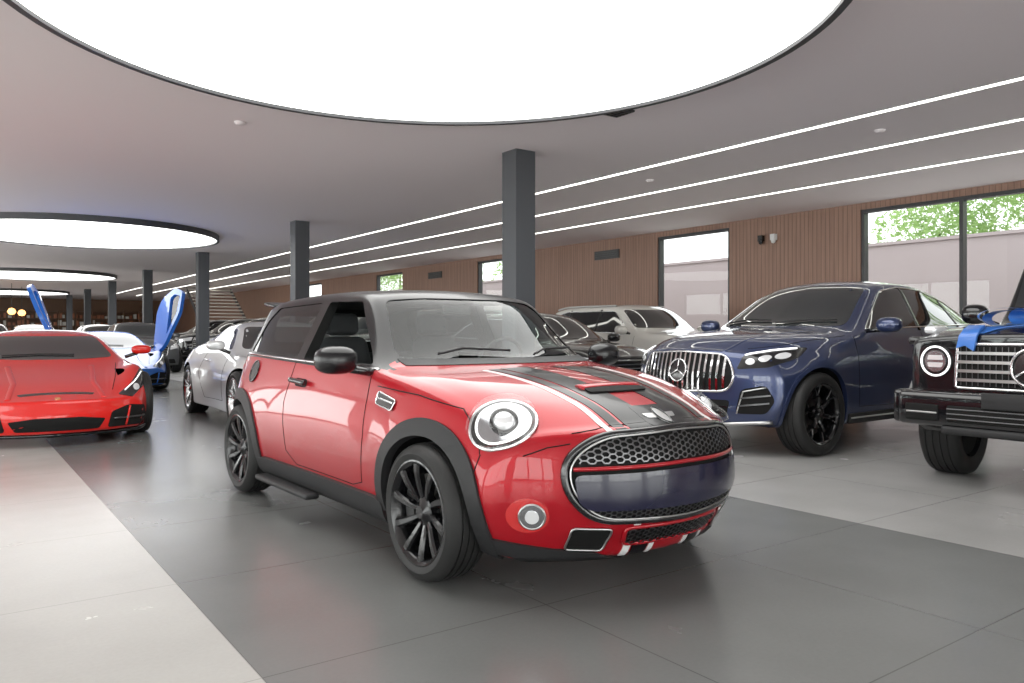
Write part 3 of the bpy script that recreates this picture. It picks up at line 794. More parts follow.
ribbons(c,'grille_bars',[((-.50,z),(.50,z)) for z in (.79,.855,.92,.985)],VF,.020,M['satin'],.035,th=.03)
ribbons(c,'grille_mesh',[((-.48+.04*i,.75),(-.48+.04*i,1.03)) for i in range(25)],VF,.004,M['mesh'],.016,th=.004)
decal(c,'emblem_disc',circ(0,.89,.13,.13,28),VF,M['gblack'],.04,step=.04,skirt=.03,mirror=False)
star(c,'star_emblem',0,.89,VF,.13,M['chrome'],.052,.011)
decal(c,'headlight_housing',circ(.665,.92,.118,.118,36),VF,M['gblack'],.014,step=.03,skirt=.02)
trim(c,'headlight_ring',circ(.665,.92,.108,.108,36),VF,M['led'],.007,.02,closed=True)
decal(c,'headlight_lens',circ(.665,.92,.080,.080,30),VF,M['lampd'],.022,step=.03)
decal(c,'headlight_cell_upper',fillet([(.605,.93),(.725,.93),(.715,.965),(.615,.965)],.01),VF,M['lampw'],.026,step=.03)
decal(c,'headlight_cell_lower',fillet([(.605,.91),(.725,.91),(.715,.875),(.615,.875)],.01),VF,M['lampw'],.026,step=.03)
rbox('bumper',(.68,0,.575),(.24,1.74,.25),.04,M['black'],c.root)
rbox('bumper_skid',(.70,0,.43),(.20,1.1,.06),.02,M['plastic'],c.root)
rbox('bumper_intake',(.785,0,.55),(.05,1.0,.12),.01,M['dark'],c.root)
for z in (.515,.55,.585): rbox('bumper_bar',(.805,0,z),(.02,1.0,.008),.003,M['mesh'],c.root)
for s in (1,-1):
    rbox('bumper_side_intake',(.785,s*.68,.55),(.05,.24,.12),.01,M['dark'],c.root)
    rbox('bumper_side_bar',(.805,s*.68,.55),(.02,.22,.012),.003,M['satin'],c.root)
    rbox('bumper_corner',(.55,s*.90,.575),(.34,.09,.25),.03,M['black'],c.root)
    rbox('fender_signal',(.33,s*.80,1.155),(.22,.10,.06),.025,M['lampw'],c.root)
    rbox('side_board',(-1.45,s*.97,.40),(1.9,.20,.05),.02,M['satin'],c.root)
    rbox('fender_top',(0.05,s*.88,1.07),(.95,.10,.06),.025,M['black'],c.root)
    rbox('roof_rail',(-2.2,s*.62,1.95),(2.2,.03,.03),.01,M['black'],c.root)
rbox('number_plate',(.82,0,.66),(.02,.52,.11),.004,M['plastic'],c.root)
mb=MB(); mb.lathe([(0,.26),(.30,.24),(.36,.15),(.38,0)],Matrix.Translation((-3.52,-.05,1.02))@Matrix.Rotation(-math.pi/2,4,'Y'),36,0)
mb.obj('spare_wheel_cover',[M['black']],True,c.root,35)
trim(c,'seam_doors',[(-.75,1.12),(-.75,.5),(-1.93,.5),(-1.93,1.14)],VS,SE,.004)
trim(c,'side_moulding',[(-.5,.80),(-2.4,.80)],VS,M['gblack'],.012,.006,r2=.03)
mirrors(c,-.92,1.06,1.30,M['black'],(.14,.22,.18),(-.9,.86,1.2))
wm3=wheel_mesh('offroad_wheel',.40,.28,.27,'five',5,M['rimblack'],M['disc'])
add_wheels(c,wm3,.955,.28,math.radians(6))
decal(c,'gift_ribbon_rear',[(.30,.0),(.36,.06),(-.52,.64),(-.60,.55)],VT,M['bow'],.010,step=.05,skirt=.008)
decal(c,'gift_ribbon_front',[(.26,.0),(.34,-.06),(.60,-.34),(.60,-.46),(.5,-.44)],VT,M['bow'],.012,step=.05,skirt=.008)
decal(c,'gift_ribbon_tail',[(-.35,1.15),(-.47,1.15),(-.50,1.02),(-.44,1.04),(-.38,1.0)],VF,M['bow'],.04,step=.03,skirt=.02)
def bow(name,loc,sc,rz,parent):
    mb=MB()
    R=Matrix.Translation(loc)@Matrix.Rotation(rz,4,'Z')@Matrix.Scale(sc,4)
    def strip(fn,w,n=26):
        vs=[]
        for i in range(n+1):
            t=i/n; p,side=fn(t); p=Vector(p); side=Vector(side).normalized()
            ww=w(t); vs+= [R@(p-side*ww/2),R@(p+side*ww/2)]
        mb.add(vs,[(2*i,2*i+2,2*i+3,2*i+1) for i in range(n)],0)
    for a in (0,40,140,180,-40,220):
        ca,sa=math.cos(math.radians(a)),math.sin(math.radians(a))
        lay=.0 if a in (0,180) else .06
        def loop(t,ca=ca,sa=sa,lay=lay):
            th=2*math.pi*t; r=.24*(1-math.cos(th)); h=.09*math.sin(th)
            return (r*ca,r*sa,h*.9+.09+lay*.3),(-sa,ca,0)
        strip(loop,lambda t:.05+.11*math.sin(math.pi*t)**.7)
    mb.lathe([(0,.15),(.05,.13),(.06,.08),(.05,.02),(0,.01)],R,16,0)
    return mb.obj(name,[M['bow']],True,parent)
bow('gift_bow',(.34,-.10,1.17),.75,math.radians(80),c.root)

# ================================================================== sports car
fer=dict(
 lines=dict(
  A=[(1.0,.78,.14),(.5,.88,.12),(0,.93,.12),(-1.3,.90,.12),(-2.65,.95,.13),(-3.3,.9,.25),(-3.5,.8,.35)],
  B=[(1.0,.82,.27),(.5,.93,.32),(0,.965,.35),(-.7,.93,.35),(-1.4,.92,.35),(-2.65,.98,.4),(-3.3,.93,.45),(-3.5,.85,.5)],
  C=[(1.0,.82,.40),(.5,.93,.54),(0,.98,.62),(-.7,.93,.62),(-1.4,.92,.62),(-2.0,.96,.67),(-2.65,.99,.72),(-3.3,.95,.74),(-3.5,.86,.7)],
  D=[(1.0,.74,.47),(.5,.82,.68),(0,.84,.80),(-.4,.83,.80),(-.9,.80,.82),(-1.4,.80,.86),(-2.0,.84,.9),(-2.65,.86,.95),(-3.3,.82,.95),(-3.5,.78,.88)],
  E=[(1.0,.5,.46),(.5,.55,.60),(0,.6,.71),(-.3,.66,.79),(-.45,.68,.84),(-1.05,.54,1.11),(-1.3,.51,1.14),(-1.7,.51,1.12),(-2.3,.55,1.0),(-2.8,.6,.95),(-3.5,.6,.9)],
  F=[(1.0,.47),(.5,.60),(0,.715),(-.2,.77),(-.35,.82),(-1.0,1.13),(-1.25,1.17),(-1.6,1.16),(-2.2,1.07),(-2.9,.97),(-3.5,.93)]),
 hw=.98,bowF=(.60,2.3),bowR=(.25,2.5),profF=[(.1,.04),(.3,.0),(.4,.02),(.6,.05),(1.2,.05)],
 rads=[.04,.10,.15,.09,.09,.45],dx=.04,wb=2.65,wr=.345,archr=.375,capr=.03)
c=build_car('sports_car',fer,M['rosso'],(.90,9.80,0),-92)
std_glass(c,[(-.66,.85),(-.50,1.09),(.50,1.09),(.66,.85),(.3,.83),(-.3,.83)],fillet([(-.72,.87),(-1.10,1.07),(-1.5,1.09),(-1.95,1.0),(-1.9,.90)],.04),[(-.4,1.1),(.4,1.1),(.4,1.0),(-.4,1.0)],False)
decal(c,'front_intake',fillet([(-.36,.17),(-.42,.27),(-.2,.30),(.2,.30),(.42,.27),(.36,.17)],.02),VF,M['dark'],.004,mirror=False)
CO=fillet([(.44,.17),(.48,.33),(.66,.385),(.84,.36),(.88,.20),(.80,.16)],.03)
decal(c,'corner_intake',CO,VF,M['dark'],.004)
trim(c,'intake_bar',[(.50,.26),(.82,.25)],VF,M['mesh'],.009,.012)
trim(c,'intake_fin',[(.62,.18),(.66,.37)],VF,M['rosso'],.010,.012)
trim(c,'splitter',[(.86,.14),(.5,.13),(0,.13)],VF,M['gblack'],.022,.025)
hl=fillet([(.56,.49),(.70,.57),(.86,.73),(.91,.71),(.86,.55),(.70,.455)],.02)
decal(c,'headlight',hl,VF,M['gblack'],.005,step=.025)
trim(c,'headlight_drl',[(.64,.52),(.76,.60),(.86,.69)],VF,M['led'],.006,.01)
decal(c,'headlight_core',circ(.765,.545,.034,.032,18),VF,M['lampw'],.01,step=.02)
decal(c,'bonnet_duct',fillet([(.80,-.32),(.74,-.34),(.74,.34),(.80,.32)],.02),VT,M['gblack'],.003,mirror=False)
decal(c,'nose_badge',circ(.93,0,.035,.028,16),VT,M['amber'],.006,step=.02,mirror=False)
trim(c,'wiper',[(-.45,.865),(-.1,.88),(.25,.87)],VF,M['plastic'],.008,.015,mirror=False)
trim(c,'seam_bonnet',[(.62,.52),(.2,.60),(-.3,.66)],VT,SE,.004)
trim(c,'bonnet_crease',[(.85,.42),(.4,.36),(-.2,.40)],VT,M['rosso'],.010,-.002,r2=.03)
trim(c,'seam_door',[(-.55,.80),(-.5,.3),(-1.4,.28),(-1.6,.6),(-1.5,.86)],VS,SE,.003)
decal(c,'side_intake',fillet([(-1.75,.62),(-1.8,.80),(-2.1,.86),(-2.15,.72)],.03),VS,M['dark'],.004)
mirrors(c,-.62,.98,.93,M['rosso'],(.13,.22,.11),(-.62,.80,.84))
wm4=wheel_mesh('sport_wheel',.345,.26,.26,'twin',5,M['rimsilver'],M['cal'])
add_wheels(c,wm4,.965,.26)
ferrari=c
r=clone(ferrari,'butterfly_door_car',(2.60,16.9,0),-90,M['blue'])
def raised_door(parent,s):
    poly=fillet([(0,0),(.05,.48),(.62,.90),(1.18,.96),(1.44,.70),(1.46,.17),(1.24,-.02)],.10)
    win=fillet([(.28,.52),(.68,.82),(1.1,.88),(1.27,.68),(1.25,.54)],.05)
    mb=MB()
    H=Vector((-.45,s*.80,.60))
    R=Matrix.Translation(H)@Matrix.Rotation(math.radians(180),4,'Z')@Matrix.Rotation(math.radians(-s*-34),4,'X')@Matrix.Rotation(math.radians(-52),4,'Y')@Matrix.Rotation(math.radians(s*16),4,'Z')
    v,t=tess([poly,win],.08)
    for off,fl in ((.035,False),(-.035,True)):
        vs=[R@Vector((p[0],off-s*0.12*(p[1]-.4)**2,p[1])) for p in v]
        mb.add(vs,[q[::-1] if fl else q for q in t],0)
    for lp in (poly,win):
        n=len(lp); vs=[]
        for p in lp:
            for off in (.035,-.035): vs.append(R@Vector((p[0],off-s*0.12*(p[1]-.4)**2,p[1])))
        mb.add(vs,[(2*i,2*i+1,2*((i+1)%n)+1,2*((i+1)%n)) for i in range(n)],0)
    v,t=tess([win],.1)
    mb.add([R@Vector((p[0],-s*0.12*(p[1]-.4)**2,p[1])) for p in v],t,1)
    mb.obj('raised_door',[M['blue'],M['glass']],False,parent)
raised_door(r,1); raised_door(r,-1)

# ================================================================== silver coupe
cp=dict(
 lines=dict(
  A=[(.80,.78,.18),(.4,.86,.15),(0,.90,.15),(-1.3,.87,.15),(-2.5,.92,.16),(-3.1,.86,.26),(-3.3,.78,.32)],
  B=[(.80,.82,.32),(.4,.90,.34),(0,.93,.36),(-1.25,.90,.36),(-2.5,.955,.4),(-3.1,.90,.42),(-3.3,.83,.45)],
  C=[(.80,.82,.48),(.4,.90,.58),(0,.935,.64),(-1.25,.90,.64),(-2.5,.96,.68),(-3.1,.92,.7),(-3.3,.84,.68)],
  D=[(.80,.72,.60),(.4,.80,.76),(0,.82,.84),(-.5,.81,.86),(-1.3,.79,.89),(-2.0,.80,.92),(-2.5,.82,.93),(-3.1,.76,.90),(-3.3,.70,.84)],
  E=[(.80,.5,.62),(.4,.56,.74),(0,.62,.82),(-.4,.66,.86),(-.55,.66,.90),(-1.15,.53,1.22),(-1.4,.52,1.25),(-1.8,.51,1.24),(-2.3,.52,1.12),(-2.9,.56,.94),(-3.3,.58,.86)],
  F=[(.80,.64),(.4,.75),(0,.83),(-.3,.87),(-.45,.90),(-1.1,1.25),(-1.35,1.29),(-1.7,1.295),(-2.2,1.21),(-2.8,1.02),(-3.1,.92),(-3.3,.88)]),
 hw=.93,bowF=(.50,2.3),bowR=(.35,2.3),profF=[(.1,.04),(.35,.0),(.6,.03),(1.2,.05)],
 rads=[.04,.10,.15,.08,.08,.45],dx=.045,wb=2.5,wr=.34,archr=.37,capr=.04)
c=build_car('sports_coupe',cp,M['silver'],(3.60,9.20,0),-92)
std_glass(c,[(-.66,.93),(-.51,1.21),(.51,1.21),(.66,.93)],fillet([(-.80,.92),(-1.2,1.18),(-1.6,1.21),(-2.0,1.15),(-2.35,1.0),(-2.35,.94)],.04),[(-.42,1.2),(.42,1.2),(.45,1.0),(-.45,1.0)],False)
l,n=proj(c,VF,.66,.64); vn=VN(l,n)
decal(c,'headlight',circ(0,0,.11,.12,30),vn,M['lampw'],.006); trim(c,'headlight_ring',circ(0,0,.11,.12,30),vn,M['gblack'],.008,.004,closed=True)
decal(c,'lower_intake',fillet([(-.7,.2),(-.66,.34),(.66,.34),(.7,.2)],.03),VF,M['dark'],.004,mirror=False)
trim(c,'seam_door',[(-.65,.86),(-.6,.3),(-1.6,.28),(-1.85,.6),(-1.75,.92)],VS,SE,.003)
trim(c,'handle',[(-1.5,.76),(-1.7,.77)],VS,M['silver'],.012,.02)
trim(c,'tail_strip',[(-.7,.74),(.7,.74)],VR,M['redlens'],.015,.004,mirror=False)
mirrors(c,-.72,.96,.98,M['silver'],(.14,.22,.12),(-.7,.79,.88))
add_wheels(c,wm4,.935,.26)

# ================================================================== sedan
sd=dict(
 lines=dict(
  A=[(.75,.78,.24),(.4,.86,.2),(0,.89,.2),(-1.4,.87,.2),(-2.9,.89,.2),(-3.6,.85,.28),(-3.9,.78,.34)],
  B=[(.75,.82,.38),(.4,.89,.4),(0,.92,.42),(-1.4,.90,.42),(-2.9,.925,.44),(-3.6,.9,.46),(-3.9,.82,.5)],
  C=[(.75,.82,.58),(.4,.89,.66),(0,.925,.7),(-1.4,.91,.72),(-2.9,.93,.76),(-3.6,.91,.78),(-3.9,.83,.78)],
  D=[(.75,.74,.76),(.4,.81,.85),(0,.83,.90),(-.5,.83,.93),(-1.4,.82,.96),(-2.9,.81,1.0),(-3.6,.78,1.0),(-3.9,.72,.96)],
  E=[(.75,.58,.80),(.4,.64,.90),(0,.69,.95),(-.5,.71,.98),(-.65,.71,1.02),(-1.3,.57,1.36),(-1.5,.56,1.39),(-2.4,.56,1.39),(-2.9,.58,1.25),(-3.35,.64,1.05),(-3.9,.62,.99)],
  F=[(.75,.82),(.4,.93),(0,.98),(-.35,1.01),(-.5,1.05),(-1.25,1.41),(-1.5,1.45),(-2.2,1.46),(-2.7,1.40),(-3.3,1.09),(-3.45,1.06),(-3.9,1.02)]),
 hw=.93,bowF=(.40,2.4),bowR=(.25,2.5),profF=[(.1,.04),(.4,.0),(.7,.03),(1.2,.05)],
 rads=[.04,.10,.12,.06,.07,.45],dx=.05,wb=2.9,wr=.34,archr=.375)
c=build_car('sedan_car',sd,M['black'],(7.55,8.35,0),-93)
std_glass(c,[(-.70,1.05),(-.55,1.35),(.55,1.35),(.70,1.05)],fillet([(-.85,1.0),(-1.4,1.33),(-2.3,1.36),(-2.75,1.24),(-3.0,1.06)],.05),[(-.5,1.35),(.5,1.35),(.6,1.12),(-.6,1.12)])
decal(c,'grille_back',fillet([(-.45,.5),(-.5,.76),(.5,.76),(.45,.5)],.05),VF,M['dark'],.004,mirror=False)
trim(c,'grille_frame',fillet([(-.45,.5),(-.5,.76),(.5,.76),(.45,.5)],.05),VF,M['chrome'],.01,.004,closed=True,mirror=False)
ribbons(c,'grille_bars',[((-.46,z),(.46,z)) for z in (.55,.6,.65,.7)],VF,.012,M['satin'],.014)
decal(c,'headlight',fillet([(.54,.66),(.56,.77),(.78,.84),(.80,.72)],.02),VF,M['lampw'],.006)
decal(c,'lower_intake',fillet([(-.7,.28),(-.66,.40),(.66,.40),(.7,.28)],.03),VF,M['dark'],.004,mirror=False)
trim(c,'seam_door',[(-.7,.93),(-.66,.35),(-1.75,.34),(-1.85,.97)],VS,SE,.003)
mirrors(c,-.82,.98,1.06,M['black'],(.15,.22,.14),(-.8,.82,1.0))
wm5=wheel_mesh('sedan_wheel',.34,.24,.25,'multi',10,M['rimsilver'],M['disc'])
add_wheels(c,wm5,.925,.24)
for i,(x,y,p,h) in enumerate([(4.5,24.0,'grey',-92),(4.5,30.5,'black',-90),(.8,27.5,'silver',-90),(2.6,33.,'white',-90)]):
    clone(c,'sedan_car.%03d'%(i+1),(x,y,0),h,M[p])

# ================================================================== family SUV
sv=dict(
 lines=dict(
  A=[(.78,.78,.34),(.4,.86,.28),(0,.90,.28),(-1.4,.88,.28),(-2.8,.90,.28),(-3.5,.86,.34),(-3.75,.8,.4)],
  B=[(.78,.84,.5),(.4,.91,.5),(0,.94,.52),(-1.4,.92,.52),(-2.8,.945,.54),(-3.5,.92,.56),(-3.75,.85,.6)],
  C=[(.78,.84,.74),(.4,.91,.78),(0,.945,.82),(-1.4,.925,.84),(-2.8,.95,.86),(-3.5,.93,.88),(-3.75,.86,.88)],
  D=[(.78,.74,.92),(.4,.82,1.0),(0,.84,1.04),(-.5,.85,1.07),(-1.4,.85,1.09),(-2.8,.84,1.13),(-3.5,.81,1.14),(-3.75,.76,1.1)],
  E=[(.78,.6,.96),(.4,.66,1.05),(0,.71,1.10),(-.5,.75,1.13),(-.65,.75,1.17),(-1.3,.63,1.56),(-1.5,.62,1.60),(-2.8,.61,1.60),(-3.3,.60,1.54),(-3.6,.65,1.25),(-3.75,.66,1.14)],
  F=[(.78,.98),(.4,1.08),(0,1.13),(-.35,1.16),(-.5,1.20),(-1.25,1.62),(-1.5,1.66),(-2.2,1.68),(-3.0,1.65),(-3.35,1.58),(-3.6,1.28),(-3.75,1.18)]),
 hw=.95,bowF=(.40,2.4),bowR=(.2,2.5),profF=[(.1,.05),(.5,.0),(.8,.03),(1.2,.06)],
 rads=[.05,.10,.12,.06,.07,.45],dx=.05,wb=2.8,wr=.365,archr=.40)
c=build_car('family_suv',sv,M['white'],(10.45,9.0,0),-92)
std_glass(c,[(-.74,1.22),(-.61,1.55),(.61,1.55),(.74,1.22)],fillet([(-.85,1.12),(-1.4,1.52),(-2.8,1.54),(-3.3,1.42),(-3.4,1.18)],.05),[(-.55,1.5),(.55,1.5),(.6,1.22),(-.6,1.22)])
for x in (-1.8,-2.7): trim(c,'pillar_trim',[(x,1.12),(x,1.56)],VS,M['gblack'],.006,.004,r2=.03)
g2=fillet([(-.40,.60),(-.46,.90),(.46,.90),(.40,.60)],.06)
decal(c,'grille_back',g2,VF,M['dark'],.004,mirror=False); trim(c,'grille_frame',g2,VF,M['chrome'],.012,.004,closed=True,mirror=False)
ribbons(c,'grille_bars',[((-.41,z),(.41,z)) for z in (.66,.72,.78,.84)],VF,.012,M['satin'],.014)
decal(c,'headlight',fillet([(.52,.80),(.54,.92),(.78,.99),(.82,.86)],.02),VF,M['lampw'],.006)
decal(c,'lower_intake',fillet([(-.6,.38),(-.6,.5),(.6,.5),(.6,.38)],.03),VF,M['dark'],.004,mirror=False)
trim(c,'roof_rail',[(-1.45,.585),(-3.2,.565)],VT,M['satin'],.018,.03)
arch_clad(c,M['plastic'],.393,.44,.012,-10,190)
decal(c,'tail_lamp',fillet([(.62,.9),(.62,1.12),(.86,1.1),(.86,.9)],.03),VR,M['redlens'],.006)
trim(c,'seam_door',[(-.7,1.08),(-.66,.42),(-1.7,.4),(-1.8,1.1)],VS,SE,.003)
mirrors(c,-.85,1.02,1.18,M['white'],(.16,.24,.16),(-.82,.84,1.12))
wm6=wheel_mesh('family_wheel',.365,.25,.26,'five',5,M['rimsilver'],M['disc'])
add_wheels(c,wm6,.94,.25)
fam=c
for i,(x,y,p,h) in enumerate([(7.3,15.2,'black',180),(7.4,18.1,'grey',182),(7.3,21.0,'black',178),(7.2,23.9,'black',180),(7.3,26.8,'grey',180),(7.3,29.8,'black',180),(7.2,32.8,'black',180)]):
    clone(fam,'family_suv.%03d'%(i+1),(x,y,0),h,M[p])

# ================================================================== ROOM
XW=13.5; XL=-7.5; Y0=-13.; Y1=62.; ZC=3.5
def posnodes(nt):
    g=nt.nodes.new('ShaderNodeNewGeometry'); s=nt.nodes.new('ShaderNodeSeparateXYZ')
    nt.links.new(g.outputs['Position'],s.inputs[0]); return g,s
def mth(nt,op,a,b=None,c=None,clampv=False):
    n=nt.nodes.new('ShaderNodeMath'); n.operation=op; n.use_clamp=clampv
    for i,v in enumerate((a,b,c)):
        if v is None: continue
        if isinstance(v,(int,float)): n.inputs[i].default_value=v
        else: nt.links.new(v,n.inputs[i])
    return n.outputs[0]
def mixc(nt,f,a,b):
    n=nt.nodes.new('ShaderNodeMix'); n.data_type='RGBA'
    nt.links.new(f,n.inputs[0])
    for k,v in ((6,a),(7,b)):
        if isinstance(v,tuple): n.inputs[k].default_value=(*v,1)
        else: nt.links.new(v,n.inputs[k])
    return n.outputs[2]
m,nt,b=_nt('tile_floor'); g,s=posnodes(nt); X,Y=s.outputs[0],s.outputs[1]
band=mth(nt,'MULTIPLY',mth(nt,'GREATER_THAN',X,.83),mth(nt,'LESS_THAN',X,4.38))
right=mth(nt,'GREATER_THAN',X,4.38)
nz=nt.nodes.new('ShaderNodeTexNoise'); nz.inputs['Scale'].default_value=1.6; nz.inputs['Detail'].default_value=6
nt.links.new(g.outputs['Position'],nz.inputs['Vector'])
nz2=nt.nodes.new('ShaderNodeTexNoise'); nz2.inputs['Scale'].default_value=60; nz2.inputs['Detail'].default_value=3
nt.links.new(g.outputs['Position'],nz2.inputs['Vector'])
var=mth(nt,'ADD',mth(nt,'MULTIPLY',mth(nt,'SUBTRACT',nz.outputs['Fac'],.5),.3),mth(nt,'MULTIPLY',mth(nt,'SUBTRACT',nz2.outputs['Fac'],.5),.12))
var=mth(nt,'ADD',var,1.)
c1=mixc(nt,right,(.38,.373,.355),(.29,.287,.282)); c2=mixc(nt,band,c1,(.128,.131,.129))
vm=nt.nodes.new('ShaderNodeVectorMath'); vm.operation='SCALE'; nt.links.new(c2,vm.inputs[0]); nt.links.new(var,vm.inputs['Scale'])
ts=1.183
def joint(v,o,w):
    fr=mth(nt,'FRACT',mth(nt,'DIVIDE',mth(nt,'SUBTRACT',v,o-ts*40),ts))
    return mth(nt,'MAXIMUM',mth(nt,'LESS_THAN',fr,w),mth(nt,'GREATER_THAN',fr,1-w))
jt=mth(nt,'MAXIMUM',joint(X,.83,.0024),joint(Y,2.55,.0024))
jw=mth(nt,'MULTIPLY',jt,mth(nt,'ADD',mth(nt,'MULTIPLY',mth(nt,'GREATER_THAN',X,.83),.35),.3))
c3=mixc(nt,jw,vm.outputs[0],(.04,.04,.04))
nt.links.new(c3,b.inputs['Base Color'])
rr=mth(nt,'ADD',mth(nt,'MULTIPLY',nz.outputs['Fac'],.14),.18); nt.links.new(rr,b.inputs['Roughness'])
b.inputs['Specular IOR Level'].default_value=.45
M['floor']=m
m,nt,b=_nt('wood_slats'); g,s=posnodes(nt)
Yc=mth(nt,'ADD',s.outputs[1],s.outputs[0])
fr=mth(nt,'FRACT',mth(nt,'DIVIDE',mth(nt,'ADD',Yc,200.),.09))
gap=mth(nt,'LESS_THAN',fr,.16)
mp=nt.nodes.new('ShaderNodeMapping'); mp.inputs['Scale'].default_value=(14,14,.8)
nt.links.new(g.outputs['Position'],mp.inputs[0])
nw=nt.nodes.new('ShaderNodeTexNoise'); nw.inputs['Scale'].default_value=1.; nw.inputs['Detail'].default_value=8
nt.links.new(mp.outputs[0],nw.inputs['Vector'])
cw=mixc(nt,nw.outputs['Fac'],(.16,.08,.052),(.38,.215,.15))
cw=mixc(nt,mth(nt,'MULTIPLY',gap,.5),cw,(.07,.036,.026))
nt.links.new(cw,b.inputs['Base Color']); b.inputs['Roughness'].default_value=.5
bp=nt.nodes.new('ShaderNodeBump'); bp.inputs['Distance'].default_value=.01; bp.inputs['Strength'].default_value=.6; bp.invert=True
nt.links.new(gap,bp.inputs['Height']); nt.links.new(bp.outputs[0],b.inputs['Normal'])
M['wood']=m
M['ceil']=mat('ceiling_paint',(.88,.80,.81),.7,bump=.05,bscale=20)
M['wallp']=mat('wall_paint',(.78,.75,.73),.7,bump=.05,bscale=20)
M['col']=mat('column_paint',(.042,.045,.052),.55,bump=.05,bscale=60)
M['frame']=mat('window_frame',(.02,.02,.022),.4)
M['light']=mat('light_panel',(.9,.9,.9),.5,0,0,(1.,1.,.97),2.8)
M['striplight']=mat('strip_led',(.9,.9,.9),.5,0,0,(1.,.99,.90),4.)
M['warm']=mat('warm_lamp',(.9,.6,.3),.5,0,0,(1,.45,.12),3.)
M['ring']=mat('light_ring',(.035,.036,.04),.5)
M['concrete']=mat('outdoor_wall',(.34,.285,.29),.8,bump=.2,bscale=6)
M['ground']=mat('outdoor_ground',(.60,.60,.57),.9,bump=.2,bscale=5)
M['bark']=mat('bark',(.10,.07,.05),.9)
M['shelfw']=mat('shelf_wood',(.16,.08,.04),.5)
M['book']=mat('shelf_goods',(.35,.12,.06),.6)
M['stair']=mat('stair_stone',(.6,.57,.52),.5)
m=bpy.data.materials.new('leaves'); m.use_nodes=True; nt=m.node_tree; nt.nodes.clear()
o=nt.nodes.new('ShaderNodeOutputMaterial'); d1=nt.nodes.new('ShaderNodeBsdfDiffuse'); d2=nt.nodes.new('ShaderNodeBsdfTranslucent')
d1.inputs[0].default_value=(.26,.40,.14,1); d2.inputs[0].default_value=(.36,.50,.20,1)
ms_=nt.nodes.new('ShaderNodeMixShader'); ms_.inputs[0].default_value=.5
nt.links.new(d1.outputs[0],ms_.inputs[1]); nt.links.new(d2.outputs[0],ms_.inputs[2]); nt.links.new(ms_.outputs[0],o.inputs[0])
M['leaf']=m

mb=MB(); mb.box(XL-.2,XW+.2,Y0-.2,Y1+.2,-.2,0); mb.obj('floor',[M['floor']])
mb=MB(); mb.box(XL-.2,XW+.2,Y0-.2,Y1+.2,ZC,ZC+.3); mb.obj('ceiling',[M['ceil']])
def wall(name,axis,pos,t,a0,a1,wins,material,sill=.12,head=3.38):
    mb=MB(); segs=[]; cur=a0
    for w0,w1 in sorted(wins):
        segs.append((cur,w0)); cur=w1
    segs.append((cur,a1))
    def bx(u0,u1,z0,z1):
        if axis=='x': mb.box(pos,pos+t,u0,u1,z0,z1)
        else: mb.box(u0,u1,pos,pos+t,z0,z1)
    for s0,s1 in segs: bx(s0,s1,0,ZC)
    for w0,w1 in wins: bx(w0,w1,0,sill); bx(w0,w1,head,ZC)
    return mb.obj(name,[material])
wn=[0]
def window(axis,pos,t,w0,w1,nm=1,sill=.12,head=3.38):
    wn[0]+=1; mb=MB(); f=.06
    def bx(u0,u1,z0,z1,mi=0,d0=.03,d1=None):
        d1=t-.03 if d1 is None else d1
        if axis=='x': mb.box(pos+d0,pos+d1,u0,u1,z0,z1,mi)
        else: mb.box(u0,u1,pos+d0,pos+d1,z0,z1,mi)
    bx(w0,w1,sill,sill+f); bx(w0,w1,head-f,head)
    n=nm
    for i in range(n+1):
        u=w0+(w1-w0)*i/n; a=max(w0,u-f/2); bb=min(w1,u+f/2)
        if i==0: bb=w0+f
        if i==n: a=w1-f
        bx(a,bb,sill+f,head-f)
    tm=t/2
    for i in range(n):
        u0=w0+(w1-w0)*i/n+.03; u1=w0+(w1-w0)*(i+1)/n-.03
        bx(u0,u1,sill+f,head-f,1,tm-.006,tm+.006)
    mb.obj('window_%d'%wn[0],[M['frame'],M['pane']])
rw=[(2.62,7.84),(10.79,12.88),(18.1,20.6),(25.6,27.8),(33.3,35.2),(-8.,-3.)]
wall('wall_right','x',XW,.2,Y0,Y1,rw,M['wood'])
for i,(a,bq) in enumerate(rw): window('x',XW,.2,a,bq,3 if bq-a>4 else 1)
lw=[(-11,-4.5),(-3.5,4.5),(5.5,13.5),(14.5,22),(23,31),(33,40),(42,49)]
wall('wall_left','x',XL-.2,.2,Y0,Y1,lw,M['wallp'])
for a,bq in lw: window('x',XL-.2,.2,a,bq,3)
bw=[(-6.8,-1),(0,6),(7,13)]
wall('wall_back','y',Y0-.2,.2,XL,XW,bw,M['wallp'])
for a,bq in bw: window('y',Y0-.2,.2,a,bq,3)
wall('wall_far','y',Y1,.2,XL,XW,[],M['shelfw'])
mb=MB()
cur=Y0
for a,bq in sorted(rw)+[(Y1,Y1)]:
    mb.box(XW-.02,XW,cur,a,0,.1); cur=bq
mb.obj('baseboard_right',[M['frame']])
for k in range(-1,7):
    y=8.24+7.87*k
    mb=MB(); w=.155
    mb.box(6.05-w,6.05+w,y-w,y+w,0,ZC); mb.obj('column',[M['col']])
for k,y in enumerate((-10.0,4.84,20.5,36.2,51.9)):
    mb=MB(); R=2.85; mx=Matrix.Translation((2.79 if k!=2 else 2.6,y,0)); n=96
    mb.lathe([(R+.03,ZC),(R+.03,ZC-.13),(R-.03,ZC-.13),(R-.03,ZC-.10)],mx,n,0)
    mb.lathe([(R-.03,ZC-.10),(R*.66,ZC-.10),(R*.33,ZC-.10),(0.001,ZC-.10)],mx,n,1)
    mb.obj('ceiling_light',[M['ring'],M['light']],True,None,30)
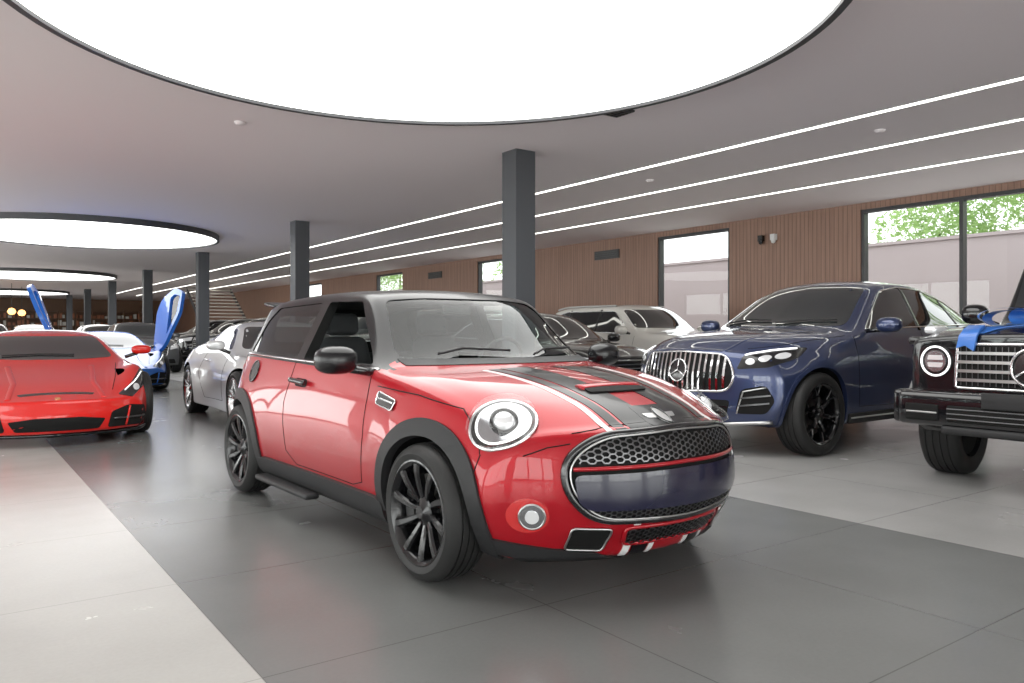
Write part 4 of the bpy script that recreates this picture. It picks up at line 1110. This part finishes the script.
for x in (8.06,9.6,11.28):
    mb=MB(); mb.box(x-.05,x+.05,Y0+1,54,ZC-.012,ZC,0); mb.box(x-.032,x+.032,Y0+1,54,ZC-.016,ZC-.012,1)
    mb.obj('ceiling_strip_light',[M['satin'],M['striplight']])
def cam2w(px,py,z):
    d=780*(z-1.13)/(333-py); cx=(px-512)/780*d
    return (.811*cx+.585*d,-.585*cx+.811*d)
x,y=cam2w(616,111,ZC); mb=MB(); mb.box(x-.14,x+.14,y-.14,y+.14,ZC-.02,ZC,0)
for i in range(5): mb.box(x-.12,x+.12,y-.11+i*.05,y-.09+i*.05,ZC-.028,ZC-.02,0)
mb.obj('air_vent',[M['frame']])
for px,py in ((880,130),(240,122),(650,180)):
    x,y=cam2w(px,py,ZC); mb=MB(); mb.lathe([(.0,ZC-.03),(.05,ZC-.028),(.06,ZC-.01),(.065,ZC)],Matrix.Translation((x,y,0)),20,0)
    mb.obj('smoke_detector',[M['ceil']],True)
for y in (9.95,9.65):
    mb=MB(); mb.box(XW-.10,XW,y-.05,y+.05,3.0,3.12,0); mb.lathe([(0,2.93),(.04,2.95),(.05,3.0)],Matrix.Translation((XW-.06,y,0)),16,0)
    mb.obj('security_camera',[M['gblack'] if y>9.8 else M['whitep']],False)
for y in (14.6,23.2):
    mb=MB(); mb.box(XW-.03,XW,y-.45,y+.45,3.0,3.22,0)
    for i in range(4): mb.box(XW-.045,XW-.03,y-.42,y+.42,3.02+i*.05,3.035+i*.05,0)
    mb.obj('wall_vent',[M['frame']])
e=MB()
for i in range(19):
    e.box(10.0,12.2,37.+i*.30,37.34+i*.30,.10+i*.18,.16+i*.18,0)
for xx in (9.95,12.2):
    vs=[(xx,37,0),(xx,37.3,0),(xx,42.7,3.25),(xx,42.7,3.49),(xx+.05,37,0),(xx+.05,37.3,0),(xx+.05,42.7,3.25),(xx+.05,42.7,3.49)]
    e.add(vs,[(0,1,2,3),(7,6,5,4),(0,4,5,1),(1,5,6,2),(2,6,7,3),(3,7,4,0)],1)
e.obj('staircase',[M['stair'],M['frame']])
e=MB(); ys=60.8
for i in range(6): e.box(-4,12,ys,ys+.5,.1+i*.5,.14+i*.5,0)
for i in range(17): e.box(-4+i,-3.95+i,ys,ys+.5,0,2.7,0)
for i in range(5):
    for k in range(60):
        x=-3.9+k*.26; h=random.uniform(.15,.38)
        e.box(x,x+random.uniform(.1,.22),ys+.05,ys+.4,.14+i*.5,.14+i*.5+h,random.choice((1,1,2)))
e.obj('display_shelf',[M['shelfw'],M['book'],M['stair']])
for (x,y) in ((1.6,42),(2.4,44),(3.0,47)):
    e=MB(); mx=Matrix.Translation((x,y,0))
    e.lathe([(.0,2.0),(.12,2.03),(.18,2.15),(.12,2.28),(.02,2.32)],mx,20,0); e.lathe([(.01,2.3),(.01,ZC)],mx,6,1)
    e.obj('pendant_lamp',[M['warm'],M['frame']],True)
e=MB(); e.box(-1.5,4.5,45,45.8,0,1.05,0); e.box(-1.6,4.6,44.9,45.9,1.05,1.12,1); e.obj('reception_counter',[M['shelfw'],M['frame']])
# ================================================================== OUTSIDE
mb=MB(); mb.box(-60,80,-60,110,-.3,-.2); mb.obj('ground',[M['ground']])
mb=MB(); mb.box(17.5,17.75,-14,64,-.2,3.15); mb.box(17.45,17.8,-14,64,3.15,3.22); mb.obj('garden_wall',[M['concrete']])
def tree(name,x,y,h,r,n,trunk=True,z0=-.2,lim=9.):
    mb=MB()
    if trunk:
        mb.lathe([(.16,z0),(.11,h*.5),(.05,h*.8)],Matrix.Translation((x,y,0)),10,1)
    blobs=[(random.gauss(0,r*.45),random.gauss(0,r*.45),h*.75+random.gauss(0,r*.35) if trunk else r*.4+random.random()*r*.4,r*random.uniform(.35,.6)) for _ in range(10)]
    for _ in range(n):
        bx,by,bz,br=random.choice(blobs)
        d=Vector((random.gauss(0,1),random.gauss(0,1),random.gauss(0,1))).normalized()*br*random.uniform(.6,1.)
        p=Vector((x+max(-lim,min(lim,bx+d.x)),y+by+d.y,max(.0,bz+d.z))); s=random.uniform(.05,.12)
        a=Vector((random.gauss(0,1),random.gauss(0,1),random.gauss(0,1))).normalized(); b2=a.orthogonal().normalized()
        mb.add([p-a*s,p-b2*s*.5,p+a*s,p+b2*s*.5],[(0,1,2,3)],0)
    mb.obj(name,[M['leaf'],M['bark']])
for i,(x,y,h,r) in enumerate([(21,4.0,5.6,2.1),(21.5,7.6,5.0,2.2),(22,10.5,4.8,1.8),(24,16.5,4.4,1.2),(22,28,6,2.6),(22,34,6,2.6),(21,0,6,2.3),(22,42,6,2.6)]):
    tree('tree',x,y,h,r,4500)
for (x,y,h,r) in ((15.6,14.2,1.5,.95),(15.9,26.6,1.8,1.1),(15.9,38.5,1.8,1.1)):
    tree('shrub',x,y,h,r,1800,False,lim=1.1)

w=bpy.data.worlds.new('sky'); scene.world=w; w.use_nodes=True
bg=w.node_tree.nodes['Background']; bg.inputs[0].default_value=(.97,.98,1.,1); bg.inputs[1].default_value=2.3
def area(name,loc,rot,sx,sy,L):
    ld=bpy.data.lights.new(name,'AREA'); ld.shape='RECTANGLE'; ld.size=sx; ld.size_y=sy; ld.energy=L*math.pi*sx*sy
    ld.color=(1.,.975,.955)
    o=bpy.data.objects.new(name,ld); COL.objects.link(o); o.location=loc; o.rotation_euler=rot
area('fill_left',(-9.5,18,1.8),(0,math.radians(-90),0),3.8,66,2.8)  # added fill lamp outside the unseen left windows, brightens ceiling and room
area('fill_back',(3,-15,1.8),(math.radians(90),0,0),20,3.8,4.)  # second added fill lamp, behind the camera past the back wall, lifts the ceiling
cd=bpy.data.cameras.new('camera'); co=bpy.data.objects.new('camera',cd); COL.objects.link(co)
co.location=(0,0,1.13); co.rotation_euler=(math.radians(90),0,-math.radians(35.8))
cd.sensor_width=36; cd.lens=780/1024*36; cd.shift_y=-8.5/1024; cd.clip_end=300
scene.camera=co
scene.view_settings.view_transform='Standard'
scene.view_settings.look='None'
scene.view_settings.exposure=.5
scene.view_settings.gamma=1.1
print('total',time.time()-T0)
